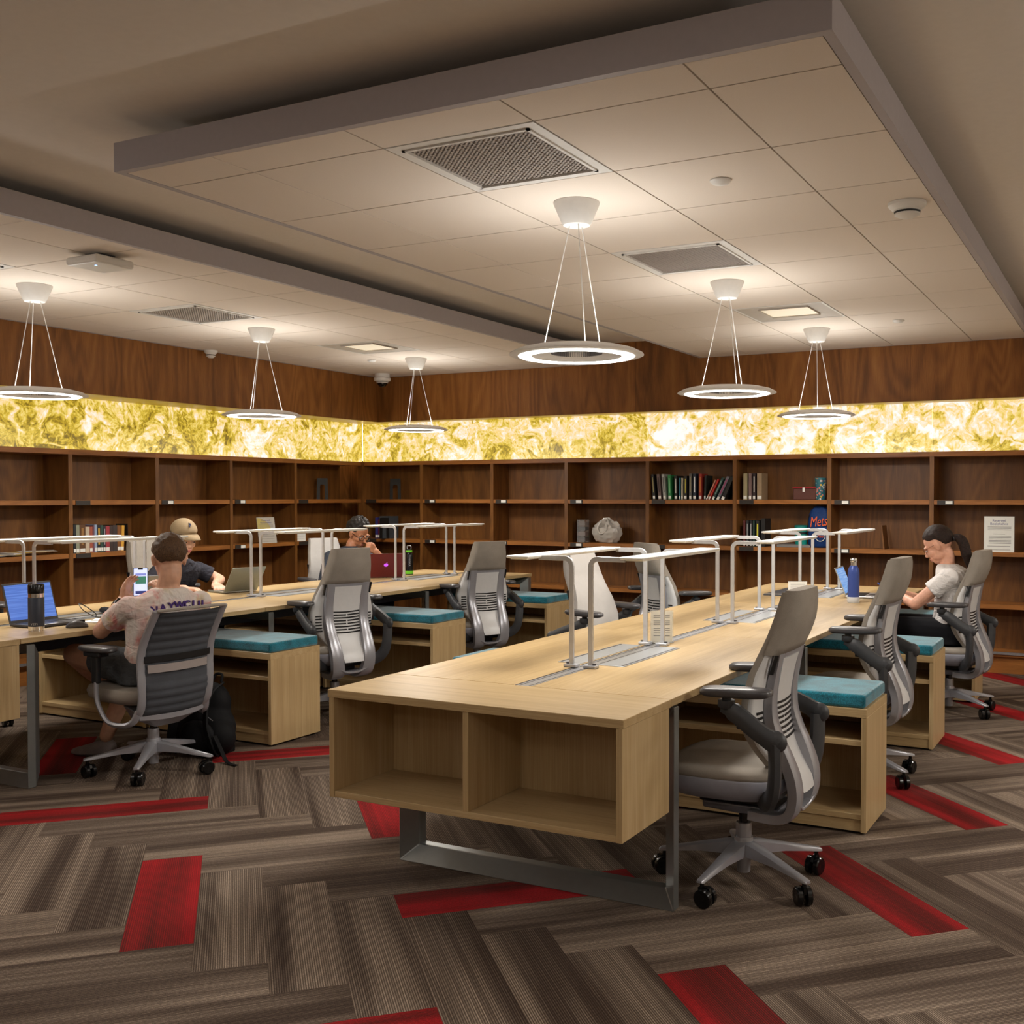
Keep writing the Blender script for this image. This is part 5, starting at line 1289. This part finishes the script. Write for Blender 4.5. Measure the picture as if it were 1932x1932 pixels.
for i, (nm, px, w, h, rgb, ln, band) in enumerate(row):
    x0 = px_to_x(px)
    if i > 0 and ln < 20: x0 = max(x0, last + .002)
    last = x0 + w
    if ln < 0: last = x0 + w
    book('book', '%s book in the long row on the upper shelf' % nm, G1, x0, w, h, .16, rgb, S1, ln, 'back', True, band)
G2 = 'four pale books on the upper shelf'
for nm, px, w, rgb, band in (('olive-cream', 1404, .036, (152, 140, 108), None), ('mauve', 1413, .026, (124, 100, 96), None), ('dark with white title', 1420, .024, (48, 34, 36), (200, 196, 190)), ('beige', 1427, .045, (150, 128, 100), None)):
    book('book', '%s book in the group of four right of the long row' % nm, G2, px_to_x(px) - .05 + .02, w * .95, .235, .17, rgb, S1, 0, 'back', True, band)
G3 = 'dark books on the middle shelf'
for nm, px, w, rgb, band in (('dark red', 1405, .020, (84, 30, 28), None), ('charcoal', 1410, .024, (40, 42, 44), (150, 150, 150)), ('black', 1416, .022, (30, 30, 34), (170, 170, 170)), ('dark green', 1421, .018, (34, 56, 48), None), ('black with yellow title', 1426, .034, (26, 26, 24), (220, 210, 60)), ('thick plain black', 1433, .040, (22, 22, 22), None)):
    book('book', '%s book on the middle shelf behind the middle desk light' % nm, G3, px_to_x(px) - .035 + (.008 if px > 1430 else 0), w * .9, .23 if px < 1430 else .25, .17, rgb, S2, 0, 'back', px < 1430, band)
bk2 = empty('book', (-2.80, YB + .03, S2), 0, 'grey book lying flat on the middle shelf', 'book')
MB().box(0, .29, 0, .20, .001, .004).box(0, .29, 0, .20, .022, .025).box(0, .29, -.001, .002, .001, .025).build('cover', plain('book_flat_grey', (120, 118, 116), .5), bk2)
MB().box(.003, .287, .003, .196, .004, .022).build('pages', M['paper'], bk2)
# clear box, floral tumbler, teal tumbler, drawstring bag
cb = empty('storage_box', (-2.66, YB + .05, S1), 0, 'clear plastic box with a red lid on the upper shelf', 'box')
MB().box(0, .20, 0, .13, .0, .10).build('box_body', plain('clear_plastic_tint', (98, 66, 60), .15), cb, bevel=.006)
MB().box(-.006, .206, -.006, .136, .10, .112).build('lid', plain('red_lid', (150, 30, 38), .4), cb, bevel=.003)
MB().box(.085, .105, -.009, -.005, .07, .108).build('latch', M['paper'], cb)
def floral():
    m = NT('floral_print'); v = m.n.new('ShaderNodeTexVoronoi'); m.l.new(m.coords('Object'), v.inputs[0]); v.inputs['Scale'].default_value = 45
    s_ = m.n.new('ShaderNodeSeparateColor'); m.l.new(v.outputs['Color'], s_.inputs[0])
    pc = m.ramp(s_.outputs[0], [(0, srgb(210, 130, 120)), (.35, srgb(225, 220, 210)), (.7, srgb(210, 180, 70)), (.85, srgb(50, 110, 120))], 'CONSTANT')
    mk = m.math('LESS_THAN', v.outputs['Distance'], .42); m.base(m.mix(mk, srgb(44, 104, 118), pc)); m.set(Roughness=.4); return m.mat
lathe_thing('tumbler', 'teal flowered tumbler beside the red-lidded box on the upper shelf', 'tumbler', (-2.43, YB + .09, S1), [('body', [(0, 0), (.038, 0), (.042, .01), (.050, .18), (.050, .186)], floral()), ('lid', [(.050, .186), (.046, .192), (0, .193)], plain('teal_lid', (60, 120, 130), .4))])
tt = lathe_thing('tumbler', 'plain teal tumbler left of the blue drawstring bag', 'tumbler', (-2.60, YB + .09, S2), [('body', [(0, 0), (.046, 0), (.050, .012), (.055, .17), (.057, .178)], plain('teal_cup', (20, 140, 130), .4)), ('lid', [(.058, .178), (.058, .19), (.05, .194), (0, .195)], plain('teal_cup_lid', (16, 120, 116), .4)), ('band', [(.0545, .115), (.0555, .135)], M['black'])])
db = empty('drawstring_bag', (-2.435, YB + .10, S2), 0, 'blue drawstring bag with orange script and a round emblem on the middle shelf', 'bag')
bm_ = fabric('navy_nylon', (22, 52, 104), .08, 120, .6)
rings = []
for z, w, d in ((0, .10, .05), (.02, .118, .060), (.12, .120, .062), (.22, .118, .056), (.29, .112, .045), (.325, .095, .035), (.345, .07, .026), (.36, .045, .02)):
    rings.append([(w * abs(math.cos(a)) ** .7 * (1 if math.cos(a) > 0 else -1) * .86, d * math.sin(a) + .006 * math.sin(5 * a + z * 30), z) for a in [2 * PI * i / 24 for i in range(24)]])
MB().loft(rings).build('bag_body', bm_, db, smooth=180)
MB().tube(smooth_path([(-.04, -.02, .34), (-.095, -.02, .26), (-.10, -.01, .1), (-.09, 0, .01)], 5), .004, 6).build('cord', M['black'], db, smooth=60)
text_mesh('script_word', 'Mets', .125, plain('orange_print', (226, 96, 44), .6), db, face_matrix((.0, -.066, .225), (0, -1, 0)) @ Matrix.Rotation(.1, 4, 'Z'), .002, .62)
rg = MB(); rg.tube([(.02 + .042 * math.cos(t), -.0665, .10 + .042 * math.sin(t)) for t in [2 * PI * i / 28 for i in range(28)]], .0028, 6, closed=True); rb = rg.build('round_emblem', M['paper'], db)
text_mesh('emblem_word', 'Mets', .034, plain('orange_print', (226, 96, 44), .6), rb, face_matrix((.02, -.0665, .10), (0, -1, 0)), .001, .8)
# plastic bag and clear stand
pb = empty('plastic_bag', (-4.50, YB + .12, S2), 0, 'crumpled translucent white plastic bag on the middle shelf', 'plastic bag')
rnd = random.Random(11); mb = MB(); vs = []; nu, nv = 40, 22
wv = [(V3((rnd.uniform(-1, 1), rnd.uniform(-1, 1), rnd.uniform(-1, 1))).normalized(), rnd.uniform(4, 14), rnd.uniform(0, 6)) for _ in range(14)]
for j in range(nv + 1):
    ph = PI * j / nv - PI / 2
    for i in range(nu):
        a = 2 * PI * i / nu; d = V3((math.cos(ph) * math.cos(a), math.cos(ph) * math.sin(a), math.sin(ph)))
        k = 1 + sum(.045 * abs(math.sin(f * d.dot(u_) + p_)) for u_, f, p_ in wv) - .25
        if d.z > .3: k *= 1 - .22 * abs(math.sin(3 * a))
        z = .105 + d.z * .115 * k
        vs.append((d.x * .125 * k, d.y * .09 * k, max(0.002, z)))
fs = [(j * nu + i, j * nu + (i + 1) % nu, (j + 1) * nu + (i + 1) % nu, (j + 1) * nu + i) for j in range(nv) for i in range(nu)]
mb.add(vs, fs)
pm = NT('thin_white_plastic'); pm.base(srgb(214, 208, 200)); pm.set(Roughness=.25); pm.b.inputs['Transmission Weight'].default_value = .25
mb.build('bag_body', pm.mat, pb, smooth=45)
MB().tube(smooth_path([(-.03, -.085, .20), (-.055, -.10, .14), (-.02, -.105, .09), (.03, -.10, .12), (.03, -.09, .18)], 5), .012, 6).build('handle_loop', pm.mat, pb, smooth=60)
ac = empty('acrylic_organizer', (-4.80, YB + .06, S2), 0, 'narrow clear acrylic stand with papers left of the plastic bag', 'organizer')
MB().box(0, .085, 0, .10, 0, .22).build('case', M['acrylic'], ac, bevel=.003)
for k in range(4): MB().box(.008, .077, .02, .09, .015 + k * .05, .05 + k * .05).build('insert', plain('insert_%d' % k, ((70, 50, 44), (150, 120, 110), (40, 44, 60), (120, 100, 96))[k], .6), ac)
# bookends
def bookend(label, loc, rz, rgb=(18, 18, 18)):
    e = empty('bookend', loc, rz, label, 'bookend', 'black slotted bookends')
    m = plain('bookend_%d' % rgb[0], rgb, .5)
    w, h, t = .062, .22, .0025
    mb = MB(); mb.prism([(-w, 0), (-w * .92, h), (w * .92, h), (w, 0), (w * .45, 0), (w * .42, h * .62), (w * .3, h * .70), (-w * .3, h * .70), (-w * .42, h * .62), (-w * .45, 0)], 0, t, 'xz')
    mb.build('upright', m, e); MB().box(-w * .42, w * .42, -.12, 0, 0, t).build('foot', m, e)
bookend('black slotted bookend on the upper shelf above the tilted notice', (-7.47, 7.33, S1), PI / 2)
bookend('black slotted bookend on the upper shelf just left of the room corner', (-7.55, 8.72, S1), PI / 2 - .5)
bookend('black slotted bookend on the upper shelf just right of the room corner', (-7.05, 9.30, S1), .35)
bookend('black bookend seen edge-on at the left of the row bay', (-7.48, 5.63, S1), PI / 2 + 1.35)
e = empty('bookend', (-1.87, YB + .10, S2), 0, 'brown wooden bookend panel on the middle shelf behind the woman', 'bookend')
MB().prism([(-.012, 0), (-.028, .20), (-.022, .20), (0.0, 0)], -.06, .12, 'xz').build('upright', M['dwood'], e)
MB().box(-.10, -.012, -.05, .10, 0, .003).build('foot', M['dwood'], e)
# left wall books
G4 = 'coloured books on the left wall shelf'
y = 5.625
for nm, w, h, rgb, band in (('black', .022, .225, (26, 30, 34), None), ('sage green', .030, .222, (140, 142, 120), None), ('wide brown', .052, .225, (92, 58, 28), (150, 110, 60)), ('cream', .036, .205, (196, 180, 158), None), ('rust', .026, .205, (160, 78, 58), None), ('plum', .016, .215, (110, 70, 84), None),
                        ('light blue', .022, .220, (150, 168, 196), None), ('black with yellow stripe', .034, .218, (30, 30, 36), (220, 170, 50)), ('dark green', .022, .215, (40, 70, 60), None), ('black and white', .020, .210, (40, 36, 44), (170, 160, 170)), ('crimson', .036, .205, (156, 52, 62), None),
                        ('dark brown', .030, .21, (60, 44, 40), None), ('charcoal', .040, .212, (58, 48, 46), None), ('orange brown', .032, .208, (130, 78, 30), None), ('golden yellow leaning', .026, .210, (214, 158, 56), None)):
    book('book', '%s book in the row on the left wall shelf' % nm, G4, y, w, h, .17, rgb, S2, 3 if 'leaning' in nm else 0, 'left', nm not in ('cream', 'dark brown', 'charcoal', 'plum'), band); y += w + .0015
bookend('black bookend closing the row of coloured books', (-7.46, y + .06, S2), PI + .2)
# corner group
for nm, x, w, h, rgb in (('blue', -7.20, .035, .22, (48, 50, 120)), ('dark red', -7.163, .018, .20, (90, 26, 50)), ('thick grey', -7.143, .11, .235, (70, 74, 78))):
    book('book', '%s book in the corner bay behind the man in glasses' % nm, 'books in the corner bay', x, w, h, .18, rgb, S2, 0, 'back', nm != 'thick grey')
bookend('black bookend in front of the thick grey book in the corner', (-7.07, YB + .006, S2), 0)
# papers and signs on the shelves
pp = empty('paper_stack', (-7.47, 5.15, S2), 0, 'loose papers and magazines fanned on the left wall shelf', 'papers')
rr_ = random.Random(5)
for k in range(9):
    a = rr_.uniform(-.5, .5); y0 = -.30 + k * .075
    MB().box(-.10, .10, -.13, .13, .002 + k * .003, .0045 + k * .003, T=Matrix.Translation((rr_.uniform(-.02, .02), y0 * .8, 0)) @ Matrix.Rotation(a, 4, 'Z')).build('paper_sheet', plain('sheet_%d' % (k % 4), ((196, 190, 180), (120, 110, 100), (214, 210, 206), (200, 160, 60))[k % 4], .7), pp)
def shelf_notice(label, loc, n, w, h, head, cols, lean=.06, circle=False):
    e = empty('printed_notice', loc, 0, label, 'notice'); F = face_matrix((0, 0, 0), (n[0], n[1], lean))
    sheet(e, w, h, M['paper'] if not circle else plain('notice_grey', (176, 170, 160), .7), F, [(y_, .12, .9) for y_ in (.70, .66, .62)] + [(.50, .3, .7)] + [(y_, .16, .9) for y_ in (.44, .40, .36, .32, .28, .24)] + [(.16, .12, .88), (.06, .12, .88)], plain('notice_ink', (120, 116, 116), .8))
    for k, t in enumerate(head): text_mesh('heading', t, h * .095, plain('heading_blue', (70, 70, 130), .7), e, F @ Matrix.Translation((0, h * (.88 - .09 * k), .0012)), .0004)
    if circle:
        c = MB(); c.prism([(-w / 2 + .001, h * .55), (-w / 2 + .001, h - .001)] + [(-w / 2 + w * .78 * math.cos(t), h * .98 - h * .58 * (1 - math.sin(t)) ) for t in [PI / 2 * (1 - i / 10) for i in range(11)]], .0004, .0011, 'xy', T=F)
        c.build('yellow_circle', plain('notice_yellow', (190, 172, 100), .7), e)
    MB().box(-w / 2 - .003, w / 2 + .003, 0, h + .003, -.004, -.001, T=F).build('holder', M['acrylic'], e)
    return e
shelf_notice('white printed notice with a blue heading on the shelf at the right edge', (-.965, YB + .015, S2), (.05, -1), .225, .285, ('Reserved', 'Bookshelves'), None)
shelf_notice('tilted grey notice with a yellow corner circle on the left wall shelf', (-7.37, 7.74, S2), (1, -.25), .19, .25, ('Reserved', 'Bookshelves'), None, .22, True)
e, F = card('small_card', 'small white card in a black holder on the shelf left of the man in glasses', (-7.40, 8.22, S2), (1, -.2), .12, .075, M['paper'], [(.6, .1, .9), (.35, .1, .9)])
MB().box(-.07, .10, .078, .095, -.02, .01, T=F).build('holder', M['black'], e)
e, F = card('white_card', 'white card leaning beside the flowered tumbler behind the upright', (-2.36 + .0, YB + .16, S1), (-.4, -1), .05, .14, M['paper'], [])
